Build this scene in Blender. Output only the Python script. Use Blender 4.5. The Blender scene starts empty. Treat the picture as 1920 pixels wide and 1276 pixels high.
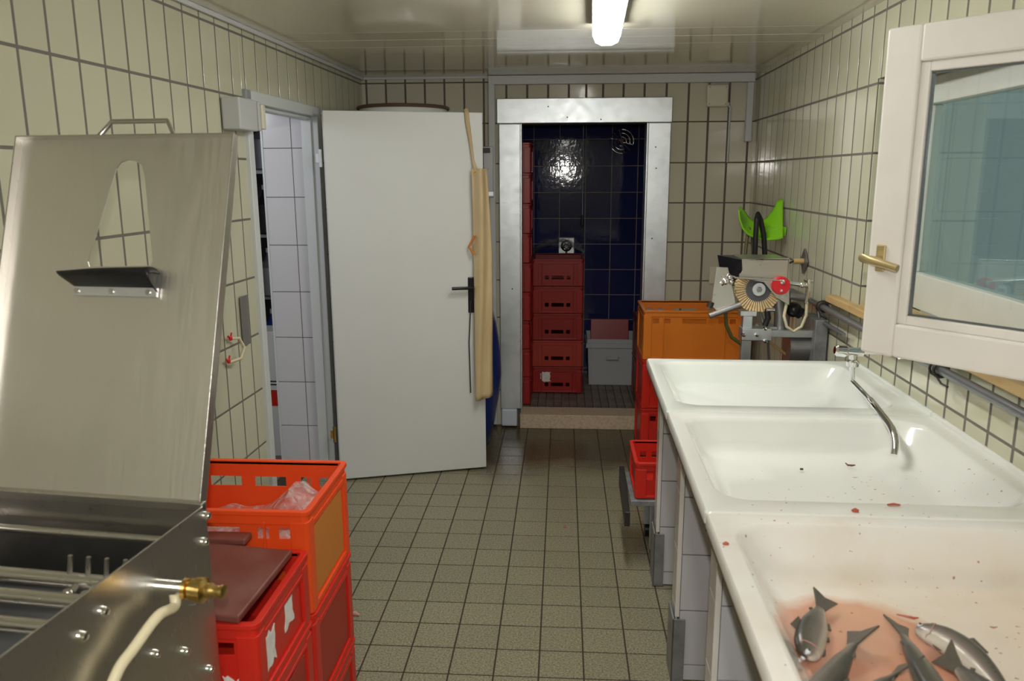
import bpy, bmesh, math, random
from mathutils import Vector, Matrix
random.seed(7)
S = bpy.context.scene
COL = S.collection

# ------------------------------------------------------------------ camera, world, lights, exposure
FPX, PITCH, YAW, ROLL, CAMH = 1482.4, .205, -.0646, .004, 1.676
def cam_axes():
    p, y, r = PITCH, YAW, ROLL
    fwd = Vector((math.sin(y)*math.cos(p), math.cos(y)*math.cos(p), -math.sin(p)))
    right = Vector((math.cos(y), -math.sin(y), 0)); down = fwd.cross(right)
    return math.cos(r)*right + math.sin(r)*down, -math.sin(r)*right + math.cos(r)*down, fwd
CR, CD, CF = cam_axes()
CAM = Vector((0, 0, CAMH))
cd = bpy.data.cameras.new('camera'); cam = bpy.data.objects.new('camera', cd); COL.objects.link(cam)
cam.matrix_world = Matrix(((CR.x, -CD.x, -CF.x, 0), (CR.y, -CD.y, -CF.y, 0), (CR.z, -CD.z, -CF.z, CAMH), (0, 0, 0, 1)))
cd.sensor_fit = 'HORIZONTAL'; cd.sensor_width = 23.5; cd.lens = 23.5*FPX/1920
cd.clip_start = .02
cd.dof.use_dof = True; cd.dof.focus_distance = 3.6; cd.dof.aperture_fstop = 3.5
S.camera = cam

def at(px, py, ax, v):
    """the point of the room on the plane X, Y or Z = v that the photograph shows at a pixel"""
    d = (px-960)/FPX*CR + (py-638)/FPX*CD + CF
    i = 'XYZ'.index(ax)
    return CAM + d*((v-CAM[i])/d[i])

w = bpy.data.worlds.new('outdoor_sky'); S.world = w; w.use_nodes = True
w.node_tree.nodes['Background'].inputs['Color'].default_value = (.55, .64, .635, 1)
w.node_tree.nodes['Background'].inputs['Strength'].default_value = .42

S.view_settings.view_transform = 'Standard'; S.view_settings.look = 'None'
S.view_settings.gamma = 1; S.view_settings.use_curve_mapping = False
S.view_settings.exposure = 0.18
LAMP_EMIT = 31.0
FLASH_W = 13.0

fl = bpy.data.lights.new('camera_flash', 'SPOT'); fo = bpy.data.objects.new('camera_flash', fl); COL.objects.link(fo)
fo.matrix_world = cam.matrix_world @ Matrix.Translation((0, .11, .03))
fl.energy = FLASH_W*4.0; fl.color = (1, .95, .90); fl.shadow_soft_size = .018; fl.spot_size = math.radians(100); fl.spot_blend = .6

# ------------------------------------------------------------------ materials
def mat(name, col, rough=.5, metal=0., var=0., bump=0., bscale=40., spec=.5, trans=0., ior=1.45, alpha=1., emit=None,
        mottle=None, mscale=6., mamt=.5, stretch=None, coat=0., rvar=0.):
    m = bpy.data.materials.new(name); m.use_nodes = True
    nt = m.node_tree; N = nt.nodes; L = nt.links; b = N['Principled BSDF']
    b.inputs['Base Color'].default_value = (*col, 1)
    b.inputs['Roughness'].default_value = rough; b.inputs['Metallic'].default_value = metal
    b.inputs['Specular IOR Level'].default_value = spec
    b.inputs['IOR'].default_value = ior
    if trans: b.inputs['Transmission Weight'].default_value = trans
    if alpha < 1: b.inputs['Alpha'].default_value = alpha
    if coat: b.inputs['Coat Weight'].default_value = coat; b.inputs['Coat Roughness'].default_value = .05
    if emit: b.inputs['Emission Color'].default_value = (*col, 1); b.inputs['Emission Strength'].default_value = emit
    tc = N.new('ShaderNodeTexCoord'); mp = N.new('ShaderNodeMapping'); L.new(tc.outputs['Object'], mp.inputs['Vector'])
    if stretch: mp.inputs['Scale'].default_value = stretch
    out = None
    def mixc(fac, a, c):
        x = N.new('ShaderNodeMix'); x.data_type = 'RGBA'
        L.new(fac, x.inputs[0])
        if isinstance(a, tuple): x.inputs[6].default_value = (*a, 1)
        else: L.new(a, x.inputs[6])
        x.inputs[7].default_value = (*c, 1)
        return x.outputs[2]
    if mottle:
        n = N.new('ShaderNodeTexNoise'); n.inputs['Scale'].default_value = mscale; n.inputs['Detail'].default_value = 6
        L.new(mp.outputs[0], n.inputs['Vector'])
        r = N.new('ShaderNodeMapRange'); r.inputs[1].default_value = .45; r.inputs[2].default_value = .7; r.inputs[4].default_value = mamt
        L.new(n.outputs['Fac'], r.inputs[0]); out = mixc(r.outputs[0], col, mottle)
    if var:
        oi = N.new('ShaderNodeObjectInfo'); mr = N.new('ShaderNodeMapRange')
        mr.inputs[3].default_value = 1-var; mr.inputs[4].default_value = 1+var*.6
        L.new(oi.outputs['Random'], mr.inputs[0])
        h = N.new('ShaderNodeHueSaturation')
        if out is None: h.inputs['Color'].default_value = (*col, 1)
        else: L.new(out, h.inputs['Color'])
        L.new(mr.outputs[0], h.inputs['Value']); out = h.outputs[0]
    if out is not None: L.new(out, b.inputs['Base Color'])
    if bump or rvar:
        n2 = N.new('ShaderNodeTexNoise'); n2.inputs['Scale'].default_value = bscale; n2.inputs['Detail'].default_value = 3
        L.new(mp.outputs[0], n2.inputs['Vector'])
        if bump:
            bp = N.new('ShaderNodeBump'); bp.inputs['Strength'].default_value = bump; bp.inputs['Distance'].default_value = .01
            L.new(n2.outputs['Fac'], bp.inputs['Height']); L.new(bp.outputs[0], b.inputs['Normal'])
        if rvar:
            rr = N.new('ShaderNodeMapRange'); rr.inputs[3].default_value = max(.02, rough-rvar); rr.inputs[4].default_value = rough+rvar
            L.new(n2.outputs['Fac'], rr.inputs[0]); L.new(rr.outputs[0], b.inputs['Roughness'])
    return m

M = {}
M['tile'] = mat('cream_glaze', (.545, .54, .40), .10, var=.05, bump=.05, bscale=14)
M['tile_back'] = mat('cream_glaze_back', (.54, .51, .41), .10, var=.05, bump=.05, bscale=14)
M['grout'] = mat('grey_grout', (.17, .16, .14), .9, bump=.3, bscale=200)
M['grout_dark'] = mat('dark_brown_grout', (.13, .108, .09), .9, bump=.3, bscale=200)
M['grout_floor'] = mat('floor_grout', (.055, .042, .028), .8)
M['grout_tan'] = mat('tan_grout', (.34, .29, .24), .8)
M['grout_thin'] = mat('thin_grout', (.12, .11, .11), .8)
M['ceil'] = mat('ceiling_panel', (.74, .71, .575), .08, var=.02, bump=.006, bscale=3, stretch=(.5, 4, 1), ior=1.55)
M['white_tile'] = mat('white_tile', (.63, .63, .66), .18, var=.03)
M['blue_tile'] = mat('blue_tile', (.022, .027, .105), .06, var=.25, bump=.07, bscale=24, spec=.32)
M['steel'] = mat('brushed_steel', (.62, .60, .57), .30, 1, bump=.05, bscale=30, stretch=(1, 12, 1), rvar=.08)
M['steel_lid'] = mat('lid_steel', (.80, .77, .72), .46, 1, bump=.03, bscale=9, stretch=(14, 1, .6), rvar=.10)
M['galv'] = mat('galvanised_steel', (.74, .78, .82), .40, 1, mottle=(.56, .60, .64), mscale=9, mamt=.6, bump=.05, bscale=20, rvar=.1)
M['chrome'] = mat('chrome', (.85, .85, .86), .07, 1)
M['dull'] = mat('dull_metal', (.33, .33, .33), .45, .9)
M['darkmetal'] = mat('dark_metal', (.07, .065, .06), .5, .8)
M['guard'] = mat('grey_guard', (.28, .285, .29), .45, .3, mottle=(.1, .1, .1), mscale=20)
M['brass'] = mat('brass', (.72, .50, .18), .25, 1)
M['white'] = mat('white_paint', (.70, .72, .70), .35, mottle=(.62, .63, .60), mscale=3)
M['doorwhite'] = mat('door_paint', (.68, .70, .68), .38, mottle=(.63, .64, .61), mscale=2, mamt=.4)
M['framewhite'] = mat('frame_paint', (.62, .655, .67), .35)
M['windowwhite'] = mat('window_paint', (.78, .755, .715), .38, mottle=(.66, .62, .56), mscale=7, mamt=.35)
M['duct'] = mat('duct_plastic', (.55, .56, .57), .4)
M['enamel'] = mat('white_enamel', (.76, .79, .755), .10, coat=.3)
M['switch'] = mat('switch_plastic', (.66, .63, .50), .35)
M['greybox'] = mat('grey_plastic', (.50, .52, .52), .45)
M['red'] = mat('red_plastic', (.62, .022, .012), .34, mottle=(.50, .03, .02), mscale=8, var=.08)
M['redorange'] = mat('red_orange_plastic', (.82, .075, .012), .36, mottle=(.75, .11, .02), mscale=5)
M['orange'] = mat('orange_plastic', (.72, .20, .018), .38, mottle=(.60, .17, .02), mscale=5)
M['panel_orange'] = mat('worn_orange', (.56, .20, .035), .5)
M['panel_red'] = mat('worn_red', (.38, .035, .02), .5)
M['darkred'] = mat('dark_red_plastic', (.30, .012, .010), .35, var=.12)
M['maroon'] = mat('maroon_board', (.15, .038, .028), .42, mottle=(.26, .13, .11), mscale=7, mamt=.4)
M['paper'] = mat('torn_paper', (.78, .76, .72), .8, mottle=(.55, .5, .48), mscale=40)
M['black'] = mat('black_rubber', (.012, .012, .013), .42)
M['blackp'] = mat('black_plastic', (.01, .01, .012), .3)
M['blue'] = mat('blue_plastic', (.012, .035, .20), .3)
M['brownrim'] = mat('brown_rim', (.13, .075, .045), .4)
M['cream_hose'] = mat('cream_hose', (.62, .56, .38), .4)
M['green'] = mat('lime_plastic', (.22, .56, .015), .35)
M['bristle'] = mat('bristle', (.74, .58, .33), .6, mottle=(.5, .25, .08), mscale=60)
M['redknob'] = mat('red_knob', (.62, .02, .03), .3)
M['hub'] = mat('hub_grey', (.10, .10, .11), .5)
M['wood'] = mat('sill_wood', (.52, .36, .16), .5, mottle=(.38, .23, .09), mscale=9, stretch=(3, .6, 3))
M['stone'] = mat('threshold_stone', (.62, .50, .36), .6, mottle=(.28, .22, .15), mscale=60, bump=.2, bscale=90)
M['palebase'] = mat('pale_blue_plinth', (.58, .64, .72), .5)
M['greycrate'] = mat('grey_crate', (.42, .44, .46), .45)
M['cold_floor'] = mat('cold_room_tile', (.19, .155, .13), .45, var=.2, mottle=(.05, .04, .03), mscale=10)
M['darkwall'] = mat('dark_plaster', (.03, .028, .035), .8)
M['roomwhite'] = mat('side_room_paint', (.5, .5, .53), .7)
M['meat'] = mat('fish_scrap', (.42, .085, .05), .4)
M['pink'] = mat('pink_scrap', (.62, .33, .28), .5)
M['olive'] = mat('olive_hose', (.10, .10, .03), .45)
M['pipe'] = mat('grey_pipe', (.22, .225, .24), .32, .6)
M['apron'] = mat('rubber_apron', (.60, .46, .26), .30, mottle=(.52, .38, .20), mscale=5, bump=.2, bscale=9)
M['aluminium'] = mat('aluminium', (.72, .73, .76), .35, .8)
M['lamp'] = mat('lamp_diffuser', (1, .985, .93), .4, emit=LAMP_EMIT, bump=.3, bscale=120)

# floor tile: speckled olive stoneware, damp towards the far end
def floor_mat():
    m = mat('olive_stoneware', (.262, .243, .162), .42, var=.05)
    nt = m.node_tree; N = nt.nodes; L = nt.links; b = N['Principled BSDF']
    g = N.new('ShaderNodeNewGeometry')
    n = N.new('ShaderNodeTexNoise'); n.inputs['Scale'].default_value = 150; n.inputs['Detail'].default_value = 3
    L.new(g.outputs['Position'], n.inputs['Vector'])
    r = N.new('ShaderNodeMapRange'); r.inputs[1].default_value = .3; r.inputs[2].default_value = .7; r.inputs[3].default_value = .45; r.inputs[4].default_value = 1.5
    L.new(n.outputs['Fac'], r.inputs[0])
    old = b.inputs['Base Color'].links[0].from_socket
    n3 = N.new('ShaderNodeTexNoise'); n3.inputs['Scale'].default_value = 1.6; n3.inputs['Detail'].default_value = 4
    L.new(g.outputs['Position'], n3.inputs['Vector'])
    # damp, brown-stained zone in front of the step
    sx = N.new('ShaderNodeSeparateXYZ'); L.new(g.outputs['Position'], sx.inputs[0])
    ad = N.new('ShaderNodeMath'); ad.operation = 'ADD'; L.new(sx.outputs['Y'], ad.inputs[0])
    ml = N.new('ShaderNodeMath'); ml.operation = 'MULTIPLY'; ml.inputs[1].default_value = .8; L.new(n3.outputs['Fac'], ml.inputs[0]); L.new(ml.outputs[0], ad.inputs[1])
    dm = N.new('ShaderNodeMapRange'); dm.inputs[1].default_value = 4.7; dm.inputs[2].default_value = 4.95; L.new(ad.outputs[0], dm.inputs[0])
    mx = N.new('ShaderNodeMix'); mx.data_type = 'RGBA'; L.new(dm.outputs[0], mx.inputs[0]); L.new(old, mx.inputs[6]); mx.inputs[7].default_value = (.105, .083, .045, 1)
    v = N.new('ShaderNodeHueSaturation'); L.new(mx.outputs[2], v.inputs['Color']); L.new(r.outputs[0], v.inputs['Value'])
    L.new(v.outputs[0], b.inputs['Base Color'])
    rr = N.new('ShaderNodeMapRange'); rr.inputs[3].default_value = .38; rr.inputs[4].default_value = .14; L.new(dm.outputs[0], rr.inputs[0]); L.new(rr.outputs[0], b.inputs['Roughness'])
    bp = N.new('ShaderNodeBump'); bp.inputs['Strength'].default_value = .25; bp.inputs['Distance'].default_value = .003
    L.new(n.outputs['Fac'], bp.inputs['Height']); L.new(bp.outputs[0], b.inputs['Normal'])
    return m
M['floor'] = floor_mat()

def glass_mat(name, col=(1, 1, 1), rough=0., thin=True):
    m = bpy.data.materials.new(name); m.use_nodes = True
    nt = m.node_tree; N = nt.nodes; L = nt.links; N.remove(N['Principled BSDF'])
    t = N.new('ShaderNodeBsdfTransparent'); t.inputs[0].default_value = (*col, 1)
    g = N.new('ShaderNodeBsdfGlossy'); g.inputs['Roughness'].default_value = rough; g.inputs['Color'].default_value = (.9, .95, .95, 1)
    # Schlick reflectance from the facing angle, the same on both faces of the pane
    f = N.new('ShaderNodeLayerWeight'); f.inputs['Blend'].default_value = .5
    p = N.new('ShaderNodeMath'); p.operation = 'POWER'; p.inputs[1].default_value = 4.0; L.new(f.outputs['Facing'], p.inputs[0])
    k = N.new('ShaderNodeMath'); k.operation = 'MULTIPLY_ADD'; k.inputs[1].default_value = .90; k.inputs[2].default_value = .05; k.use_clamp = True
    L.new(p.outputs[0], k.inputs[0])
    x = N.new('ShaderNodeMixShader'); L.new(k.outputs[0], x.inputs[0]); L.new(t.outputs[0], x.inputs[1]); L.new(g.outputs[0], x.inputs[2])
    L.new(x.outputs[0], N['Material Output'].inputs['Surface'])
    return m
M['glass'] = glass_mat('window_glass', (.93, .965, .955))
M['pane_out'] = glass_mat('outer_window_glass', (.80, .88, .88), .01)

def film_mat(name, tint, op, rough=.12):
    """thin wrinkled plastic film: mostly see-through with sharp glints"""
    m = bpy.data.materials.new(name); m.use_nodes = True
    nt = m.node_tree; N = nt.nodes; L = nt.links; b = N['Principled BSDF']
    b.inputs['Base Color'].default_value = (*tint, 1); b.inputs['Roughness'].default_value = rough; b.inputs['Specular IOR Level'].default_value = 1
    t = N.new('ShaderNodeBsdfTransparent'); x = N.new('ShaderNodeMixShader')
    tc = N.new('ShaderNodeTexCoord'); n = N.new('ShaderNodeTexNoise'); n.inputs['Scale'].default_value = 22; n.inputs['Detail'].default_value = 5; n.inputs['Distortion'].default_value = 1.5
    L.new(tc.outputs['Object'], n.inputs['Vector'])
    mr = N.new('ShaderNodeMapRange'); mr.inputs[1].default_value = .35; mr.inputs[2].default_value = .75; mr.inputs[3].default_value = op*.35; mr.inputs[4].default_value = min(1, op*1.6)
    L.new(n.outputs['Fac'], mr.inputs[0]); L.new(mr.outputs[0], x.inputs[0])
    bp = N.new('ShaderNodeBump'); bp.inputs['Strength'].default_value = .9; bp.inputs['Distance'].default_value = .02
    L.new(n.outputs['Fac'], bp.inputs['Height']); L.new(bp.outputs[0], b.inputs['Normal'])
    L.new(t.outputs[0], x.inputs[1]); L.new(b.outputs[0], x.inputs[2]); L.new(x.outputs[0], N['Material Output'].inputs['Surface'])
    return m
M['film'] = film_mat('clear_film', (.80, .72, .70), .42)
M['film_dark'] = film_mat('dark_film', (.30, .32, .36), .45)
M['smoke'] = film_mat('smoked_plastic', (.12, .10, .09), .7)

def basin_mat(blood):
    """white enamel with the stains the basin carries: brown film on the rim, blood and slime near the fish"""
    m = mat('stained_enamel' if blood else 'spotted_enamel', (.78, .79, .755), .12, coat=.3)
    nt = m.node_tree; N = nt.nodes; L = nt.links; b = N['Principled BSDF']
    tc = N.new('ShaderNodeTexCoord')
    def noise(sc, det=5):
        n = N.new('ShaderNodeTexNoise'); n.inputs['Scale'].default_value = sc; n.inputs['Detail'].default_value = det
        L.new(tc.outputs['Object'], n.inputs['Vector']); return n.outputs['Fac']
    def rng(s, a, c, lo=0., hi=1.):
        r = N.new('ShaderNodeMapRange'); r.inputs[1].default_value = a; r.inputs[2].default_value = c; r.inputs[3].default_value = lo; r.inputs[4].default_value = hi
        L.new(s, r.inputs[0]); return r.outputs[0]
    def mul(a, c):
        x = N.new('ShaderNodeMath'); x.operation = 'MULTIPLY'; L.new(a, x.inputs[0])
        if isinstance(c, float): x.inputs[1].default_value = c
        else: L.new(c, x.inputs[1])
        return x.outputs[0]
    def mix(f, a, c):
        x = N.new('ShaderNodeMix'); x.data_type = 'RGBA'; L.new(f, x.inputs[0])
        if isinstance(a, tuple): x.inputs[6].default_value = (*a, 1)
        else: L.new(a, x.inputs[6])
        x.inputs[7].default_value = (*c, 1); return x.outputs[2]
    def blob(c, sc, soft=.35):
        mp = N.new('ShaderNodeMapping'); mp.vector_type = 'POINT'
        mp.inputs['Location'].default_value = tuple(-c[i]*sc[i] for i in range(3)); mp.inputs['Scale'].default_value = sc
        L.new(tc.outputs['Object'], mp.inputs['Vector'])
        ln = N.new('ShaderNodeVectorMath'); ln.operation = 'LENGTH'; L.new(mp.outputs[0], ln.inputs[0])
        ad = N.new('ShaderNodeMath'); ad.operation = 'ADD'; L.new(ln.outputs['Value'], ad.inputs[0]); L.new(mul(noise(9), .5), ad.inputs[1])
        return rng(ad.outputs[0], 1.25-soft/2, 1.25+soft/2, 1., 0.)
    base = (.78, .79, .755) if not blood else (.80, .785, .75)
    c = base
    # fine droplets
    spots = rng(noise(75, 1), .735, .76)
    if blood:
        c = mix(mul(blob((.56, .35, -.09), (2.4, 2.9, 9), .7), .45), c, (.70, .52, .34))
        c = mix(mul(blob((.225, .36, -.092), (5.6, 5.0, 16), .20), .85), c, (.62, .255, .145))
        c = mix(mul(rng(noise(5), .46, .7), .38), c, (.62, .50, .34))
        c = mix(mul(spots, .8), c, (.36, .10, .05))
    else:
        c = mix(mul(rng(noise(4), .52, .75), .14), c, (.60, .55, .40))
        c = mix(mul(mul(spots, blob((.45, .15, -.05), (2.2, 2.6, 1), .5)), .8), c, (.34, .14, .08))
    L.new(c, b.inputs['Base Color'])
    return m
M['basin_blood'] = basin_mat(True); M['basin_spot'] = basin_mat(False)

def fish_mat():
    m = bpy.data.materials.new('trout_skin'); m.use_nodes = True
    nt = m.node_tree; N = nt.nodes; L = nt.links; b = N['Principled BSDF']
    a = N.new('ShaderNodeAttribute'); a.attribute_name = 'dv'
    r = N.new('ShaderNodeValToRGB'); e = r.color_ramp.elements
    e[0].position = 0.; e[0].color = (.62, .58, .50, 1); e[1].position = 1.; e[1].color = (.028, .027, .022, 1)
    for p, c in ((.22, (.42, .38, .31, 1)), (.38, (.20, .155, .14, 1)), (.55, (.13, .115, .09, 1)), (.78, (.065, .06, .045, 1))):
        x = e.new(p); x.color = c
    L.new(a.outputs['Fac'], r.inputs[0])
    tc = N.new('ShaderNodeTexCoord'); v = N.new('ShaderNodeTexVoronoi'); v.inputs['Scale'].default_value = 95
    L.new(tc.outputs['Object'], v.inputs['Vector'])
    mr = N.new('ShaderNodeMapRange'); mr.inputs[1].default_value = .16; mr.inputs[2].default_value = .26; mr.inputs[3].default_value = .75; mr.inputs[4].default_value = 0
    L.new(v.outputs['Distance'], mr.inputs[0])
    k = N.new('ShaderNodeMath'); k.operation = 'MULTIPLY'; L.new(mr.outputs[0], k.inputs[0])
    g = N.new('ShaderNodeMapRange'); g.inputs[1].default_value = .45; g.inputs[2].default_value = .7; L.new(a.outputs['Fac'], g.inputs[0]); L.new(g.outputs[0], k.inputs[1])
    x = N.new('ShaderNodeMix'); x.data_type = 'RGBA'; L.new(k.outputs[0], x.inputs[0]); L.new(r.outputs[0], x.inputs[6]); x.inputs[7].default_value = (.02, .02, .018, 1)
    L.new(x.outputs[2], b.inputs['Base Color'])
    b.inputs['Roughness'].default_value = .38; b.inputs['Metallic'].default_value = .05; b.inputs['Coat Weight'].default_value = .35; b.inputs['Coat Roughness'].default_value = .12
    return m
M['fish'] = fish_mat()
M['fin'] = mat('trout_fin', (.10, .085, .065), .4, mottle=(.05, .045, .04), mscale=60)
M['eye'] = mat('fish_eye', (.55, .62, .66), .1)
M['gill'] = mat('gill_flesh', (.40, .22, .19), .3)

# ------------------------------------------------------------------ mesh collector
class MB:
    def __init__(s): s.v = []; s.f = []
    def add(s, vs, fs):
        o = len(s.v); s.v += [tuple(p) for p in vs]; s.f += [tuple(i+o for i in q) for q in fs]; return s
    def box(s, x0, x1, y0, y1, z0, z1, T=None):
        vs = [Vector((x, y, z)) for z in (z0, z1) for y in (y0, y1) for x in (x0, x1)]
        if T is not None: vs = [T @ p for p in vs]
        return s.add(vs, [(0, 2, 3, 1), (4, 5, 7, 6), (0, 1, 5, 4), (2, 6, 7, 3), (0, 4, 6, 2), (1, 3, 7, 5)])
    def prism(s, poly, a, b, fn):
        """closed outline poly (2-D) run from a to b; fn(u, v, w) gives the point"""
        n = len(poly)
        vs = [fn(u, v, a) for u, v in poly] + [fn(u, v, b) for u, v in poly]
        return s.add(vs, [tuple(range(n))[::-1], tuple(range(n, 2*n))] + [(i, (i+1) % n, n+(i+1) % n, n+i) for i in range(n)])
    def tube(s, pts, r, n=10, closed=False, cap=True):
        pts = [Vector(p) for p in pts]; m = len(pts)
        rs = r if isinstance(r, (list, tuple)) else [r]*m
        up = None; vs = []
        for i, p in enumerate(pts):
            if closed: t = (pts[(i+1) % m]-pts[i-1]).normalized()
            else: t = (pts[min(i+1, m-1)]-pts[max(i-1, 0)]).normalized()
            if up is None: up = t.orthogonal().normalized()
            else:
                up = up - t*up.dot(t)
                up = up.normalized() if up.length > 1e-6 else t.orthogonal().normalized()
            bi = t.cross(up)
            vs += [p + rs[i]*(math.cos(k*2*math.pi/n)*up + math.sin(k*2*math.pi/n)*bi) for k in range(n)]
        fs = []
        for i in range(m if closed else m-1):
            j = (i+1) % m
            fs += [(i*n+k, i*n+(k+1) % n, j*n+(k+1) % n, j*n+k) for k in range(n)]
        if cap and not closed: fs += [tuple(range(n))[::-1], tuple(range((m-1)*n, m*n))]
        return s.add(vs, fs)
    def cyl(s, p0, p1, r, n=20, r1=None): return s.tube([p0, p1], [r, r if r1 is None else r1], n)
    def lathe(s, prof, c=(0, 0, 0), n=32, axis='Z'):
        c = Vector(c); vs = []
        for r, h in prof:
            for k in range(n):
                a = 2*math.pi*k/n; x, y = r*math.cos(a), r*math.sin(a)
                vs.append(c + {'Z': Vector((x, y, h)), 'Y': Vector((x, h, y)), 'X': Vector((h, x, y))}[axis])
        m = len(prof)
        fs = [(i*n+k, i*n+(k+1) % n, (i+1)*n+(k+1) % n, (i+1)*n+k) for i in range(m-1) for k in range(n)]
        fs += [tuple(range(n))[::-1], tuple(range((m-1)*n, m*n))]
        return s.add(vs, fs)
    def grid(s, fn, nu, nv):
        vs = [fn(i/nu, j/nv) for i in range(nu+1) for j in range(nv+1)]
        return s.add(vs, [(i*(nv+1)+j, (i+1)*(nv+1)+j, (i+1)*(nv+1)+j+1, i*(nv+1)+j+1) for i in range(nu) for j in range(nv)])
    def ball(s, c, r, n=12, sc=(1, 1, 1)):
        c = Vector(c); vs = []; h = n//2
        for i in range(1, h):
            for k in range(n):
                a, b = math.pi*i/h, 2*math.pi*k/n
                vs.append(c + Vector((r*sc[0]*math.sin(a)*math.cos(b), r*sc[1]*math.sin(a)*math.sin(b), r*sc[2]*math.cos(a))))
        fs = [(i*n+k, i*n+(k+1) % n, (i+1)*n+(k+1) % n, (i+1)*n+k) for i in range(h-2) for k in range(n)]
        fs += [tuple(range(n))[::-1], tuple(range((h-2)*n, (h-1)*n))]
        return s.add(vs, fs)
    def mesh(s, name, m, smooth=False):
        me = bpy.data.meshes.new(name); me.from_pydata(s.v, [], s.f)
        bm = bmesh.new(); bm.from_mesh(me); bmesh.ops.recalc_face_normals(bm, faces=bm.faces)
        if smooth:
            for f in bm.faces: f.smooth = True
            for e in bm.edges:
                if len(e.link_faces) == 2 and e.calc_face_angle(0) > math.radians(38): e.smooth = False
        bm.to_mesh(me); bm.free(); me.materials.append(M[m]); return me
    def build(s, name, m, parent=None, bevel=0, smooth=False, solid=0, sub=0):
        o = bpy.data.objects.new(name, s.mesh(name, m, smooth)); COL.objects.link(o)
        if parent is not None: o.parent = parent
        if solid:
            md = o.modifiers.new('solid', 'SOLIDIFY'); md.thickness = solid; md.offset = 0
        if bevel:
            md = o.modifiers.new('bevel', 'BEVEL'); md.width = bevel; md.segments = 2; md.limit_method = 'ANGLE'; md.angle_limit = math.radians(40)
        if sub:
            md = o.modifiers.new('sub', 'SUBSURF'); md.levels = sub; md.render_levels = sub
        return o

def thing(name, label, cat, loc=(0, 0, 0), rz=0., group=None):
    o = bpy.data.objects.new(name, None); COL.objects.link(o); o.empty_display_size = .1
    o.location = loc; o.rotation_euler = (0, 0, rz); o['label'] = label; o['category'] = cat
    if group: o['group'] = group
    return o
def tag(o, label, cat, group=None, kind=None):
    o['label'] = label; o['category'] = cat
    if group: o['group'] = group
    if kind: o['kind'] = kind
    return o
def struct(o, label=None, cat=None):
    o['kind'] = 'structure'
    if label: o['label'] = label
    if cat: o['category'] = cat
    return o
def sempty(name, label, cat, loc=(0, 0, 0), rz=0.):
    return struct(thing(name, label, cat, loc, rz))
def copy_thing(o, loc, rz=None, label=None, group=None):
    r = o.copy(); COL.objects.link(r); r.location = loc
    if rz is not None: r.rotation_euler = (0, 0, rz)
    if label: r['label'] = label
    if group: r['group'] = group
    for ch in list(o.children):
        c = ch.copy(); COL.objects.link(c); c.parent = r
        for g in list(ch.children):
            d = g.copy(); COL.objects.link(d); d.parent = c
    return r

# ------------------------------------------------------------------ tiles: each one a part of its surface
def in_frame(p, mg=30):
    q = p - CAM; z = q.dot(CF)
    if z < .1: return False
    x, y = 960+FPX*q.dot(CR)/z, 638+FPX*q.dot(CD)/z
    return -mg < x < 1920+mg and -mg < y < 1276+mg
TM = {}
ORI = {'back': lambda u, v, n: (u, -n, v), 'left': lambda u, v, n: (n, u, v), 'right': lambda u, v, n: (-n, u, v), 'floor': lambda u, v, n: (u, v, n),
       'ceil': lambda u, v, n: (u, v, -n)}
def tile_geo(w, h, t, b, ori):
    f = ORI[ori]; w /= 2; h /= 2
    vs = [f(x, y, 0) for x, y in ((-w, -h), (w, -h), (w, h), (-w, h))] + [f(x, y, t-b) for x, y in ((-w, -h), (w, -h), (w, h), (-w, h))] \
       + [f(x, y, t) for x, y in ((-w+b, -h+b), (w-b, -h+b), (w-b, h-b), (-w+b, h-b))]
    fs = [(0, 3, 2, 1), (8, 9, 10, 11)]
    for a in (0, 4):
        for i in range(4): fs.append((a+i, a+(i+1) % 4, a+4+(i+1) % 4, a+4+i))
    return vs, fs
def tile_mesh(w, h, t, b, ori, m):
    k = (round(w, 3), round(h, 3), t, b, ori, m)
    if k not in TM:
        mb = MB(); mb.add(*tile_geo(k[0], k[1], t, b, ori)); TM[k] = mb.mesh('tile', m)
    return TM[k]
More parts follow.
